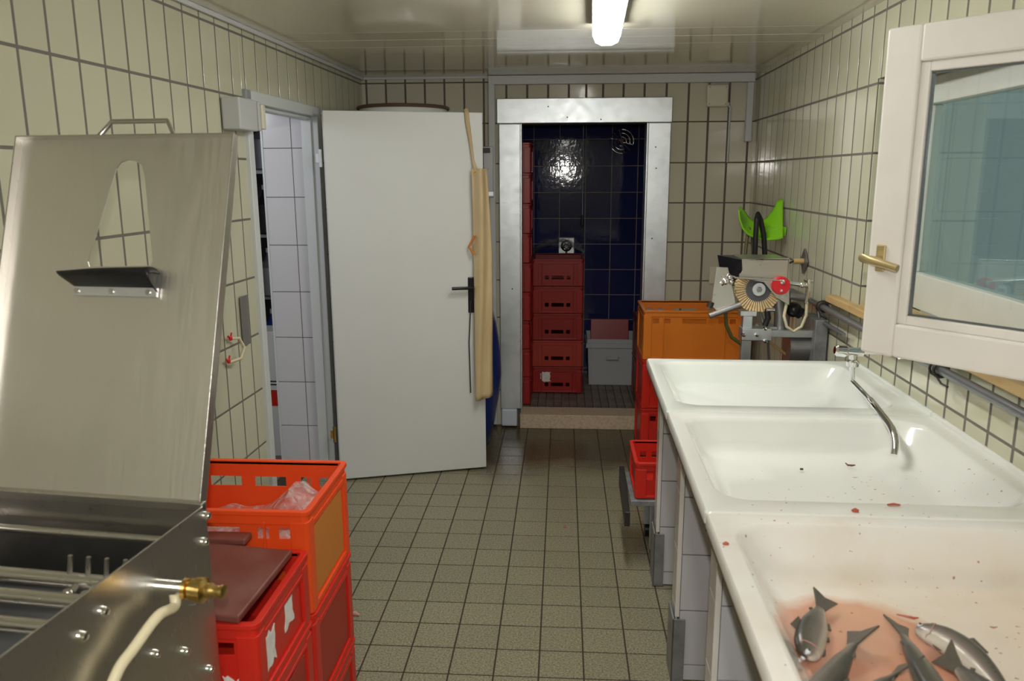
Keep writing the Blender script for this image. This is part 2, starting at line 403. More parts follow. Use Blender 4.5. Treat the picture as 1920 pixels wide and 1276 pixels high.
def tiling(parent, ori, uj, vj, n0, m, gu, gv, region=None, holes=(), t=.0014, b=.0007, jit=.0003, name='tile', limit=295, tilt=.0016, stuffname='tile_field', alt=None):
    """uj, vj: joint positions; one tile per cell, clipped to region and to the holes"""
    bpy.context.view_layer.update()
    W = parent.matrix_world; cells = []
    for a, bb in zip(uj[:-1], uj[1:]):
        for c, d in zip(vj[:-1], vj[1:]):
            r = [(a+gu/2, bb-gu/2, c+gv/2, d-gv/2)]
            if region: r = [(max(q[0], region[0]), min(q[1], region[1]), max(q[2], region[2]), min(q[3], region[3])) for q in r]
            for h in holes:
                nr = []
                for q in r:
                    if q[1] <= h[0] or q[0] >= h[1] or q[3] <= h[2] or q[2] >= h[3]: nr.append(q); continue
                    if q[0] < h[0]: nr.append((q[0], h[0], q[2], q[3]))
                    if q[1] > h[1]: nr.append((h[1], q[1], q[2], q[3]))
                    ua, ub = max(q[0], h[0]), min(q[1], h[1])
                    if q[2] < h[2]: nr.append((ua, ub, q[2], h[2]))
                    if q[3] > h[3]: nr.append((ua, ub, h[3], q[3]))
                r = nr
            cells += [q for q in r if q[1]-q[0] > .006 and q[3]-q[2] > .006]
    f = ORI[ori]; seen = []; rest = []
    for q in cells:
        c = Vector(f((q[0]+q[1])/2, (q[2]+q[3])/2, n0)); wp = W @ c
        (seen if in_frame(wp, 60) else rest).append((wp-CAM, c, q))
    seen.sort(key=lambda e: e[0].length)
    rest += seen[limit:]; seen = seen[:limit]
    for _, c, q in seen:
        o = bpy.data.objects.new(name, tile_mesh(q[1]-q[0], q[3]-q[2], t, b, ori, m if alt is None else alt(c, m)))
        COL.objects.link(o); o.parent = parent
        o.location = c + Vector(f(0, 0, 1))*random.uniform(0, jit)
        o.rotation_euler = [random.uniform(-tilt, tilt)*(0 if k == {'back': 1, 'left': 0, 'right': 0, 'floor': 2, 'ceil': 2}[ori] else 1) for k in range(3)]
    if rest:
        mb = MB()
        for _, c, q in rest:
            vs, fs = tile_geo(q[1]-q[0], q[3]-q[2], t, b, ori); mb.add([Vector(v)+c for v in vs], fs)
        o = mb.build(stuffname, m, parent); o['kind'] = 'stuff'
def seq(a, d, lo, hi):
    k = math.floor((lo-a)/d); r = []
    while a+k*d < hi+d: r.append(a+k*d); k += 1
    return r

DB = 5.178                      # far wall
CZ = 2.29                       # ceiling height
ROW = 2.254
YN = -1.6                       # wall behind the camera
LA, RA = .0284, .0157           # the side walls close in slightly
wl_x = lambda y: -1.4288+LA*y
wr_x = lambda y: 1.0952+RA*y

# ------------------------------------------------------------------ floor
fm = MB().box(-1.6, 1.55, YN-.1, DB, -.12, -.0015)
floor = struct(fm.build('floor', 'grout_floor'), 'olive speckled stoneware tile floor of the work room', 'floor')
P = .1552
def falt(c, m): return m
tiling(floor, 'floor', seq(-.691, P, -1.5, 1.3), seq(2.567, P, YN, DB), -.0015, 'floor', .006, .0065, region=(-1.46, 1.22, YN, DB-.003), t=.0015, b=.0005, jit=.0002, tilt=.0012)

# ------------------------------------------------------------------ left wall with doorway
DY0, DY1, DZ = 3.40, 4.256, 1.99
wl = MB()
for a in ((YN, DY0, -.1, CZ+.1), (4.29, DB+.1, -.1, CZ+.1), (DY0, 4.29, 2.0, CZ+.1)):
    wl.box(-.16, -.006, a[0], a[1], a[2], a[3])
wall_left = struct(wl.build('wall_left', 'grout'), 'left wall with upright cream tiles and a doorway', 'wall')
wall_left.location = (-1.4288, 0, 0); wall_left.rotation_euler = (0, 0, -LA)
tiling(wall_left, 'left', seq(2.0169, .125, YN, DB+.05), seq(2.25, -.25, -.25, 2.45)[::-1] if False else seq(2.25, .25, 0, CZ), -.006, 'tile', .011, .009,
       region=(YN, DB+.06, .003, CZ), holes=[(3.352, 4.29, -.1, 2.03)])

# ------------------------------------------------------------------ far wall with cold-room doorway
CX0, CX1, CZT, STEP = -.275, .525, 2.0, .097
wb = MB()
for a in ((-1.6, CX0, -.1, CZ+.1), (CX1, 1.5, -.1, CZ+.1), (CX0, CX1, CZT, CZ+.1), (CX0, CX1, -.1, STEP-.01)):
    wb.box(a[0], a[1], DB+.006, DB+.14, a[2], a[3])
wall_back = struct(wb.build('wall_back', 'grout_dark'), 'far wall with cream tiles, brown joints and the cold room doorway', 'wall')
uj = [x for x in seq(-1.2576, .125, -1.4, -.45)] 
uj = [x for x in uj if x < -.40]
zj = seq(ROW, .25, 0, CZ)
tiling(wall_back, 'back', uj+[-.385], zj, -(DB+.006), 'tile_back', .012, .008, region=(-1.30, -.44, .003, CZ), limit=90)
ru = [x for x in seq(.7723, .125, -.44, 1.2)]
tiling(wall_back, 'back', ru, [z for z in zj if z < 2.1]+[2.004], -(DB+.006), 'tile_back', .013, .008, region=(-.44, 1.2, .003, 2.006), holes=[(CX0-.08, CX1+.08, 0, 2.06)], limit=120)
tiling(wall_back, 'back', [-.49, -.365, -.233, -.102, .028, .137, .242, .369, .499, .635, .7723, .8973, 1.0223, 1.1473, 1.2723], [2.004, ROW, ROW+.25], -(DB+.006), 'tile_back', .013, .008, region=(-.44, 1.2, 2.008, CZ), limit=60)

# ------------------------------------------------------------------ right wall with window niche
NY0, NY1, NZ0, NZ1 = 1.42, 3.12, 1.155, 2.02
wr = MB()
for a in ((YN, NY0, -.1, CZ+.1), (NY1, DB+.1, -.1, CZ+.1), (NY0, NY1, -.1, NZ0), (NY0, NY1, NZ1, CZ+.1)):
    wr.box(.006, .238, a[0], a[1], a[2], a[3])
wall_right = struct(wr.build('wall_right', 'grout'), 'right wall with upright cream tiles, pipe and window niche', 'wall')
wall_right.location = (1.0952, 0, 0); wall_right.rotation_euler = (0, 0, -RA)
tiling(wall_right, 'right', seq(2.8375, .125, YN, DB+.05), seq(2.254, .25, 0, CZ), -.006, 'tile', .014, .009,
       region=(YN, DB+.05, .003, CZ), holes=[(NY0, NY1, NZ0, NZ1)])
# tiles of the window reveal (far cheek)
tiling(wall_right, 'back', [.006, .13, .255], seq(2.254, .25, NZ0, NZ1), -(NY1-.001), 'tile', .008, .008, region=(.008, .172, NZ0, NZ1), limit=30, t=.005)

# wall behind the camera and ceiling
wf = struct(MB().box(-1.6, 1.5, YN-.12, YN, -.1, CZ+.1).build('wall_front', 'tile'), 'plain cream wall behind the viewer', 'wall')
cl = struct(MB().box(-1.6, 1.5, YN-.1, DB+.1, CZ+.012, CZ+.08).build('ceiling', 'ceil'), 'glossy beige panelled ceiling', 'ceiling')
y = YN; k = 0
PW_ = .20
while y < DB-.001:
    y1 = min(y+PW_, DB)
    mb = MB()
    zt = random.uniform(0, .0012); tl = random.uniform(-.0007, .0007)
    fnc = lambda u, v, w_: (w_, u, v)
    mb.prism([(y+.0003, CZ+.001+tl), (y+.0010, CZ+tl), (y1-.0010, CZ-tl), (y1-.0003, CZ+.001-tl), (y1-.0003, CZ+.012), (y+.0003, CZ+.012)], -1.5, 1.3, fnc)
    mb.build('ceiling_panel', 'ceil', cl)
    y = y1

# edge profiles and cable ducts
t1 = struct(MB().box(0, .012, 1.0, DB, CZ-.018, CZ-.001).build('trim_1', 'duct'), 'thin pale ceiling edge strip along left wall', 'trim')
t1.location = (-1.4288+.003, 0, 0); t1.rotation_euler = (0, 0, -LA)
t2 = struct(MB().box(-1.27, -.46, DB-.014, DB-.001, CZ-.014, CZ-.001).build('trim_2', 'duct'), 'thin pale ceiling edge strip on far wall behind the door', 'trim')
dm = sempty('trim_3', 'white plastic cable duct framing the far wall above the steel doorway', 'cable duct')
MB().box(-.455, 1.165, DB-.040, DB-.002, CZ-.055, CZ-.002).build('duct', 'duct', dm, .003)
MB().box(-.475, -.435, DB-.038, DB-.002, .02, CZ-.002).build('duct', 'duct', dm, .003)
MB().box(1.122, 1.160, DB-.038, DB-.002, 1.88, CZ-.056).build('duct', 'duct', dm, .003)

# ------------------------------------------------------------------ stainless doorway of the cold room
fr = sempty('trim_4', 'wide stainless steel frame around the cold room doorway', 'door frame')
MB().box(-.424, .672, DB-.03, DB-.001, 2.0, 2.152).build('head_plate', 'galv', fr, .004)
for x0, x1 in ((-.412, -.275), (.527, .668)):
    MB().box(x0, x1, DB-.024, DB-.001, .13, 1.998).build('leg_plate', 'galv', fr, .004)
    xi = x0 if x0 > 0 else x1
    MB().box(xi-.006 if x0 > 0 else xi, xi if x0 > 0 else xi+.006, DB-.002, DB+.15, .10, 1.998).build('reveal_plate', 'galv', fr)
MB().box(CX0, CX1, DB-.002, DB+.15, 1.998, 2.004).build('reveal_plate', 'darkmetal', fr)
for x, z in ((-.10, 2.10), (.23, 2.02), (.02, 2.035), (.575, 1.85), (.582, 1.72), (.57, 1.28), (-.33, .95)):
    MB().cyl((x, DB-.033, z), (x, DB-.024 if z < 2 else DB-.029, z), .0045, 10).build('screw', 'darkmetal', fr)
pb = struct(MB().box(-.405, -.30, DB-.045, DB-.002, .012, .128).build('trim_5', 'palebase', None, .008), 'pale blue plinth under the left leg of the steel frame', 'plinth')
st = struct(MB().box(-.28, .56, DB-.05, DB+.14, .0, STEP).build('trim_6', 'stone', None, .004), 'beige stone threshold step into the cold room', 'threshold')

# ------------------------------------------------------------------ cold room
BY = 6.35
cf = struct(MB().box(-.6, 1.0, DB+.14, BY+.1, -.05, STEP-.012).build('floor_cold', 'grout_floor'), 'dark narrow-tiled floor of the cold room', 'floor')
tiling(cf, 'floor', seq(-.5, .0555, -.55, .95), [DB+.14, 5.48, 5.72, 5.96, 6.2, 6.36], STEP-.012, 'cold_floor', .004, .005, region=(-.55, .95, DB+.14, BY), limit=120, t=.008, stuffname='tile_field')
wc = MB().box(-.7, 1.1, BY+.006, BY+.1, 0, 2.5)
wc = struct(wc.build('wall_cold', 'grout_tan'), 'dark blue tiled wall at the back of the cold room', 'wall')
tiling(wc, 'back', seq(-.033-.2, .2027, -.6, 1.0), seq(1.953, .2027, .09, 2.4), -(BY+.006), 'blue_tile', .005, .005, region=(-.6, .98, STEP, 2.35), limit=200, tilt=.003, jit=.0004)
struct(MB().box(-.70, -.60, DB+.14, BY+.1, 0, 2.5).build('wall_cold_left', 'darkwall'), 'dark left wall inside the cold room', 'wall')
struct(MB().box(.98, 1.1, DB+.14, BY+.1, 0, 2.5).build('wall_cold_right', 'darkwall'), 'dark right wall inside the cold room', 'wall')
struct(MB().box(-.7, 1.1, DB+.14, BY+.1, 2.35, 2.5).build('ceiling_cold', 'darkwall'), 'dark ceiling inside the cold room', 'ceiling')

# cold-room fittings
t = thing('wall_valve', 'square chrome shower valve on the dark blue tiles', 'valve', at(1062, 460, 'Y', BY-.006))
MB().box(-.065, .065, -.012, 0, -.065, .065).build('cover_plate', 'aluminium', t, .012)
MB().lathe([(.045, -.014), (.045, -.03), (.03, -.045)], axis='Y').build('collar', 'chrome', t, smooth=True)
MB().lathe([(.022, -.045), (.024, -.08), (.015, -.09)], axis='Y').build('knob', 'dull', t, smooth=True)
MB().tube([(0, -.06, -.01), (0, -.09, -.05), (.002, -.09, -.10)], .008).build('lever', 'chrome', t, smooth=True)
t = thing('pull_cord', 'thin pull cord with a small dark end hanging before blue tiles', 'cord', at(1094, 240, 'Y', BY-.05))
p0 = at(1094, 240, 'Y', BY-.05)
MB().cyl((0, 0, 2.35-p0.z), (0, 0, -.66), .003, 8).build('cord', 'greybox', t)
MB().lathe([(.004, -.66), (.010, -.68), (.012, -.74), (.005, -.76)]).build('cord_end', 'darkmetal', t, smooth=True)
p0 = at(1166, 265, 'Y', BY-.03)
t = thing('fan_guard', 'round chrome wire fan guard high on the blue tiles', 'fan guard', p0)
for r in (.09, .062, .034):
    MB().tube([(r*math.cos(a*math.pi/14), 0, r*math.sin(a*math.pi/14)) for a in range(28)], .0022, 6, closed=True).build('wire_ring', 'chrome', t, smooth=True)
for a in range(12):
    a *= math.pi/6
    MB().cyl((.012*math.cos(a), .004, .012*math.sin(a)), (.092*math.cos(a+.25), .002, .092*math.sin(a+.25)), .002, 6).build('spoke', 'chrome', t)
MB().lathe([(.014, -.008), (.014, .024)], axis='Y', n=16).build('hub', 'darkmetal', t, smooth=True)

# ------------------------------------------------------------------ crates
def rrect(x0, x1, y0, y1, r, n=8):
    pts = []
    for cx, cy, a0 in ((x1-r, y0+r, -90), (x1-r, y1-r, 0), (x0+r, y1-r, 90), (x0+r, y0+r, 180)):
        for i in range(n+1):
            a = math.radians(a0+90*i/n); pts.append((cx+r*math.cos(a), cy+r*math.sin(a)))
    return pts

def ring_prism(mb, o, i, z0, z1):
    n = len(o)
    vs = [(*p, z) for z in (z0, z1) for l in (o, i) for p in l]
    fs = []
    for k in range(n):
        j = (k+1) % n
        fs += [(k, j, 2*n+j, 2*n+k), (n+j, n+k, 3*n+k, 3*n+j), (2*n+k, 2*n+j, 3*n+j, 3*n+k), (j, k, n+k, n+j)]
    mb.add(vs, fs)
def holed(mb, w_, h, t, row, holes, fn):
    """a wall w_ x h with a row of openings; fn(u, v, n) gives the point"""
    z0, z1 = row
    def bx(a, b, c, d): mb.prism([(a, c), (b, c), (b, d), (a, d)], 0, t, fn)
    bx(-w_/2, w_/2, 0, z0); bx(-w_/2, w_/2, z1, h)
    x = -w_/2
    for a, b in sorted(holes): bx(x, a, z0, z1); x = b
    bx(x, w_/2, z0, z1)
def crate(name, label, m, W_, D_, H_, loc, rz=0., long_holes='five', group=None, low=False, panel=None, short_holes=True, base_rim=True):
    """stacking crate: base, four walls with grip openings, rolled rim, ribs; origin at centre of its base"""
    t = thing(name, label, 'crate', loc, rz, group); T = .004
    w2, d2 = W_/2-.012, D_/2-.012
    b = MB(); b.box(-w2, w2, -d2, d2, .006, .012); b.box(-w2+.02, w2-.02, -d2+.02, d2-.02, 0, .006)
    b.build('base', m, t)
    row = (.045, .072) if low else (H_-.085, H_-.055)
    H5 = [(-.24, -.205), (-.175, -.14), (-.07, .07), (.14, .175), (.205, .24)]
    H6 = [(-.245, -.215), (-.19, -.16), (-.115, -.02), (.02, .115), (.16, .19), (.215, .245)]
    H3 = [(-.092, -.064), (-.045, .045), (.064, .092)]
    hl = {'five': H5, 'six': H6, 'three': H3}[long_holes]
    k = W_/.6; hl = [(a*k, b_*k) for a, b_ in hl] if long_holes != 'three' else hl
    f1 = MB(); holed(f1, 2*w2, H_-.01, T, row, hl, lambda u, v, n: (u, -d2+n, v+.006)); f1.build('side_wall', m, t)
    f2 = MB(); holed(f2, 2*w2, H_-.01, T, row, hl, lambda u, v, n: (u, d2-n, v+.006)); f2.build('side_wall', m, t)
    hs = [(-.05, .05)] if short_holes else []
    for s in (-1, 1):
        f = MB(); holed(f, 2*d2, H_-.01, T, (H_-.085, H_-.055), hs, lambda u, v, n: (s*(w2-n), u, v+.006)); f.build('end_wall', m, t)
    # rolled rim: flange on top, drip edge below it, both with rounded corners
    r = MB(); o1, o2 = W_/2, D_/2; i1, i2 = w2-T, d2-T
    ring_prism(r, rrect(-o1, o1, -o2, o2, .020, 4), rrect(-i1, i1, -i2, i2, .010, 4), H_-.012, H_)
    ring_prism(r, rrect(-o1+.006, o1-.006, -o2+.006, o2-.006, .016, 4), rrect(-o1+.010, o1-.010, -o2+.010, o2-.010, .012, 4), H_-.038, H_-.012)
    r.build('rim', m, t, .0015)
    # corner posts and ribs
    rb = MB()
    for sx in (-1, 1):
        for sy in (-1, 1):
            A, B, q = w2+.0085, d2+.0085, .012
            pp = [(w2-.002, d2-.035), (A, d2-.035)] + [(A-q+q*math.cos(k*math.pi/8), B-q+q*math.sin(k*math.pi/8)) for k in range(5)] + [(w2-.040, B), (w2-.040, d2-.002), (w2-.002, d2-.002)]
            rb.prism([(sx*x, sy*y) for x, y in pp], .004, H_-.030, lambda u, v, n: (u, v, n))
        for sy in (-1, 1):
            x = sx*W_*.30
            rb.box(x-.003, x+.003, min(sy*d2, sy*(d2+.008)), max(sy*d2, sy*(d2+.008)), .004, H_-.03)
    for sy in (-1, 1):
        rb.box(-w2, w2, min(sy*d2, sy*(d2+.007)), max(sy*d2, sy*(d2+.007)), .004, .016)
    for sx in (-1, 1):
        rb.box(min(sx*w2, sx*(w2+.008)), max(sx*w2, sx*(w2+.008)), -d2, d2, .004, .020)
        rb.box(min(sx*w2, sx*(w2+.008)), max(sx*w2, sx*(w2+.008)), -d2, d2, H_-.056 if H_ > .25 else H_-.05, H_-.04)
    rb.build('rib_frame', m, t, .002)
    if panel:
        for sx in (-1, 1):
            MB().box(min(sx*(w2+.0005), sx*(w2+.003)), max(sx*(w2+.0005), sx*(w2+.003)), -d2+.045, d2-.045, .03, H_-.065).build('end_panel', panel, t)
    return t
def torn(parent, fn, cx, cz, w_, h, seed, m='paper'):
    """remnant of a torn paper label"""
    rnd = random.Random(seed); n = 26; poly = []
    for i in range(n):
        a = 2*math.pi*i/n; r = rnd.uniform(.72, 1.1)
        poly.append((cx+w_/2*r*max(-.8, min(.8, 1.25*math.cos(a))), cz+h/2*r*max(-.8, min(.8, 1.25*math.sin(a)))))
    MB().prism(poly, 0, .0012, fn).build('torn_label', m, parent)

# left crate stacks -------------------------------------------------
XR = -.628
G1 = None
oc = (XR-.30, 1.995)
dims = (.60, .37, .285)
crate('plastic_crate', 'red crate on the floor, bottom of the stack under the orange-red crate with film', 'red', *dims, (*oc, 0), 0, 'six', panel='panel_red')
crate('plastic_crate', 'red crate in the middle, directly under the orange-red crate holding clear film', 'red', *dims, (*oc, .285), 0, 'six', panel='panel_red')
c3 = crate('plastic_crate', 'orange-red crate with crumpled clear film inside, topmost of the rear left stack', 'redorange', *dims, (*oc, .57), 0, 'six', panel='panel_orange')
# crumpled film in the top crate
def film(u, v):
    rnd = math.sin(u*19)*.007 + math.sin(v*15+u*9)*.008 + math.sin((u+v)*37)*.003
    x = -.27+.53*u; y = -.155+.31*v
    peak = .13*max(0, 1-abs(u-.86)/.30)**1.4*math.exp(-(v-.66)**2/.16) + .012*math.exp(-((u-.45)**2/.03+(v-.3)**2/.1))
    return (x+rnd*.6, y+rnd*.5, .145+peak+rnd)
fo_ = MB().grid(film, 46, 26).build('plastic_film', 'film', None, smooth=True)
fo_.location = (*oc, .57); tag(fo_, 'crumpled clear plastic film lying in the orange-red crate', 'plastic film')

rc = (XR-.30, 1.628); dr = (.60, .345, .19)
for k, lb in enumerate(('red crate on the floor, bottom of the front left stack beside the steel machine', 'red crate second from the floor in the front left stack', 'red crate just under the one with the maroon boards')):
    crate('plastic_crate', lb, 'red', *dr, (*rc, .19*k), 0, 'five', panel='panel_red')
c4 = crate('plastic_crate', 'red crate with torn white labels holding maroon cutting boards, left of the aisle', 'red', *dr, (*rc, .57), 0, 'five', short_holes=False)
fe = lambda u, v, n: (.2885+n, u, v)
torn(c4, fe, -.085, .085, .075, .11, 3); torn(c4, fe, .035, .105, .075, .10, 4)
torn(c4, lambda u, v, n: (u, -.161-n, v), .235, .02, .06, .10, 5)
# boards
def board(name, label, p, s, e, rz):
    o = MB().box(-s[0]/2, s[0]/2, -s[1]/2, s[1]/2, -s[2]/2, s[2]/2).build(name, 'maroon', None, .004)
    o.location = p; o.rotation_euler = (e[0], e[1], rz); return tag(o, label, 'cutting board')
board('cutting_board', 'maroon cutting board lying tilted on top of the red crate with torn labels', (-.888, 1.612, .786), (.46, .285, .018), (.03, .045, 0), -.06)
board('cutting_board', 'maroon cutting board behind the other one, against the orange-red crate', (-.95, 1.772, .800), (.36, .045, .016), (.0, 0, 0), 0)

# far right stack -----------------------------------------------------
for k, lb in enumerate(('red crate on the floor at the foot of the far stack with the orange crate', 'red crate second in the stack, right under the orange crate by far wall')):
    crate('plastic_crate', lb, 'red', .60, .40, .30, (.775, 4.82, .30*k), 0, 'five')
crate('plastic_crate', 'orange crate on top of the stack beside the steel doorway, behind the brush machine', 'orange', .60, .40, .30, (.775, 4.82, .60), 0, 'five')

# cold-room crates: front stack of five, tall side stack
G2 = 'red crates stacked in the cold room'
lab5 = ['red crate with a white torn label, lowest of the cold room stack', 'brighter red crate second from the bottom of the cold room stack', 'dark red crate in the middle of the cold room stack of five',
        'dark red crate second from the top of the cold room stack', 'dark red crate under clear film, top of the cold room stack of five']
pxs = at(1045, 737, 'Z', .1)
first = None
for k in range(5):
    m = 'redorange' if k == 1 else 'darkred'
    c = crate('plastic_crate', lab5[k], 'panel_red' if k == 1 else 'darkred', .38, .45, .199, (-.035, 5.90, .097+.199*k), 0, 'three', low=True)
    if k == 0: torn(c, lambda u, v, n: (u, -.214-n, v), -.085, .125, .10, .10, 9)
def wrap(u, v):
    rr = math.sin(u*19+v*5)*.006+math.sin(v*27)*.006
    return (-.185+.37*u+rr, -.21+.42*v, .03+.085*math.sin(math.pi*u)**.5+.018*math.sin(v*9+u*7)+rr)
fw = MB().grid(wrap, 30, 30).build('plastic_film', 'film_dark', None, smooth=True)
fw.location = (-.035, 5.90, .097+.199*5-.008); tag(fw, 'shiny clear film over the top crate of the cold room stack', 'plastic film')
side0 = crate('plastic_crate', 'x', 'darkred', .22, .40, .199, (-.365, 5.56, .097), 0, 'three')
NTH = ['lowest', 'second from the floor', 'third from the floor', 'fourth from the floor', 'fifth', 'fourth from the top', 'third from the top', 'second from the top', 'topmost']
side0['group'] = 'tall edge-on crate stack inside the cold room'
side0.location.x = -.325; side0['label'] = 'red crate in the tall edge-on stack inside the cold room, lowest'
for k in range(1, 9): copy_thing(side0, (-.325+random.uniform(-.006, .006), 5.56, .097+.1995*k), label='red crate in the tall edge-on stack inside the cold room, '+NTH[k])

# grey bin with dark red lid, dark boxes right of it
g = at(1146, 712, 'Z', .1)
t = thing('storage_bin', 'light grey plastic bin standing on the cold room floor', 'bin', (.385, 6.10, .097))
gb = MB()
prof = [(.175, .155, 0), (.185, .165, .29), (.20, .18, .295), (.20, .18, .325), (.192, .172, .328), (.192, .172, .36)]
for (a, b_, z0), (c_, d_, z1) in zip(prof[:-1], prof[1:]):
    gb.add([(-a, -b_, z0), (a, -b_, z0), (a, b_, z0), (-a, b_, z0), (-c_, -d_, z1), (c_, -d_, z1), (c_, d_, z1), (-c_, d_, z1)], [(0, 1, 5, 4), (1, 2, 6, 5), (2, 3, 7, 6), (3, 0, 4, 7)])
gb.add([(-.175, -.155, 0), (.175, -.155, 0), (.175, .155, 0), (-.175, .155, 0)], [(0, 1, 2, 3)])
gb.build('bin_body', 'greycrate', t, solid=.004)
MB().tube([(-.045, -.175, .22), (-.045, -.19, .21), (.045, -.19, .21), (.045, -.175, .22)], .006, 8).build('grip', 'greycrate', t)
o = MB().box(-.15, .15, -.012, .012, 0, .46).build('cutting_board', 'darkred', None, .004); o.location = (.375, 6.14, .11); o.rotation_euler = (-.16, 0, 0)
tag(o, 'dark red board standing upright in the grey bin', 'cutting board')
for k, (lb, z) in enumerate((('dark brown crate at the right inside the cold room, lower one', .097), ('dark brown crate at the right inside the cold room, upper one', .40))):
    M_ = crate('plastic_crate', lb, 'maroon', .30, .30, .30, (.665, 5.62, z), 0, 'three')

# ------------------------------------------------------------------ side room seen through the doorway
sy = 4.262
ws = struct(MB().box(-1.612, -1.345, sy+.002, sy+.10, 0, 2.5).build('wall_side', 'grout_thin'), 'white tiled wall corner inside the side room', 'wall')
tiling(ws, 'back', [-1.612, -1.452, -1.385, -1.345], seq(.02, .258, 0, 2.5), -(sy+.002), 'white_tile', .004, .004, region=(-1.61, -1.345, .003, 2.4), limit=60, jit=.0004, tilt=.0006)
struct(MB().box(-3.0, -1.60, 2.2, 6.0, -.1, -.005).build('floor_side', 'cold_floor'), 'dark floor of the side room', 'floor')
struct(MB().box(-3.0, -2.9, 2.2, 6.0, 0, 2.5).build('wall_side_left', 'roomwhite'), 'pale far wall of the side room', 'wall')
struct(MB().box(-3.0, -1.40, 5.9, 6.0, 0, 2.5).build('wall_side_back', 'darkwall'), 'dark wall at the back of the side room', 'wall')
struct(MB().box(-3.0, -1.59, 2.1, 2.2, 0, 2.5).build('wall_side_front', 'roomwhite'), 'pale near wall of the side room', 'wall')
struct(MB().box(-3.0, -1.45, 2.2, 6.0, 2.35, 2.5).build('ceiling_side', 'roomwhite'), 'pale ceiling of the side room', 'ceiling')
MBt = MB().box(-1.618, -1.608, sy-.004, sy+.10, 0, 2.42)
struct(MBt.build('trim_7', 'framewhite'), 'white corner edge of the side room wall', 'trim')
sl_ = bpy.data.lights.new('side_room_fill', 'POINT'); so_ = bpy.data.objects.new('side_room_fill', sl_); COL.objects.link(so_)  # unseen fill light, added to brighten the white tiles behind the doorway
so_.location = (-2.1, 3.3, 2.1); sl_.energy = 14; sl_.shadow_soft_size = .15; sl_.color = (.95, .97, 1)
# shelf with goods in the side room
t = thing('storage_shelf', 'dark metal shelf rack seen through the left doorway', 'shelf', (-2.16, 5.55, 0))
for x in (-.33, .33):
    for y_ in (-.2, .2): MB().box(x-.015, x+.015, y_-.015, y_+.015, -.005, 2.1).build('post', 'dull', t)
for z in (.42, .85, 1.28, 1.71, 2.06): MB().box(-.33, .33, -.2, .2, z-.012, z+.012).build('shelf_board', 'dull', t)
jl = ['blue tin on the lowest board of the side room shelf', 'grey tin on the second board of the side room shelf', 'black jug on the third board of the side room shelf', 'slate blue tin on the fourth board of the side room shelf']
for k, z in enumerate((.432, .862, 1.292, 1.722)):
    j = thing('jug' if k == 2 else 'tin', jl[k], 'jug' if k == 2 else 'tin', (-2.02, 5.42, z))
    MB().lathe([(.10, 0), (.11, .01), (.11, .2), (.06, .25), (.045, .30)], n=20).build('body', ['blue', 'dull', 'blackp', 'pipe'][k], j, smooth=True)
    MB().lathe([(.05, .30), (.05, .33)], n=16).build('lid', 'greybox', j)
t = thing('tall_carton', 'white carton with a red band standing inside the left doorway', 'carton', (-1.81, 4.62, -.005))
MB().box(-.13, .13, -.1, .1, 0, .78).build('carton_body', 'white', t, .004)
MB().box(-.131, .131, -.101, .101, .32, .42).build('red_band', 'red', t)
for z in (.45, .47): MB().box(-.131, .131, -.101, .101, z, z+.008).build('black_stripe', 'blackp', t)

# white door frame on the left wall
df = sempty('trim_8', 'white painted steel frame of the left doorway', 'door frame', (-1.4288, 0, 0), -LA)
def fpiece(y0, y1, z0, z1, n='jamb'):
    MB().box(-.075, .014, y0, y1, z0, z1).build(n, 'framewhite', df, .004)
fpiece(3.352, 3.40, 0, 2.035); fpiece(4.235, 4.295, 0, 2.035); fpiece(3.352, 4.295, 1.985, 2.035, 'head')
MB().box(-.074, -.05, 3.40, 3.416, 0, 1.985).build('rebate', 'framewhite', df, .003)
MB().box(-.074, -.02, 4.222, 4.236, 0, 1.985).build('rebate', 'framewhite', df, .003)
MB().box(-.074, -.02, 3.416, 4.222, 1.968, 1.986).build('rebate', 'framewhite', df, .003)

# open white door leaf
hx, hy, ex, ey = -1.232, 4.118, -.435, 4.357
dl = math.hypot(ex-hx, ey-hy); da = math.atan2(ey-hy, ex-hx)
d1 = sempty('door_1', 'white flat door leaf standing open into the room, apron over its edge', 'door', (hx, hy, 0), da)
MB().box(0, dl, 0, .040, .012, 2.008).build('door_leaf', 'doorwhite', d1, .003)
MB().box(-.004, .012, .012, .040, .013, 2.0).build('edge_strip', 'framewhite', d1)
for z in (1.77, .27):
    h = MB().cyl((-.022, .03, z-.045), (-.022, .03, z+.045), .009, 12).build('hinge', 'framewhite' if z > 1 else 'brass', d1, smooth=True)
    MB().box(-.045, -.02, .028, .034, z-.022, z+.022).build('hinge_plate', 'framewhite' if z > 1 else 'brass', h)
hp = at(885, 553, 'Y', 4.31)
u0 = (hp.x-hx)*math.cos(da)+(hp.y-hy)*math.sin(da)
pl = MB().box(u0-.018, u0+.018, -.008, 0, .93, 1.13).build('handle_plate', 'blackp', d1, .004)
MB().tube([(u0, -.006, 1.075), (u0, -.045, 1.075), (u0-.03, -.052, 1.075), (u0-.115, -.050, 1.075)], .009, 10).build('lever', 'blackp', pl, smooth=True)

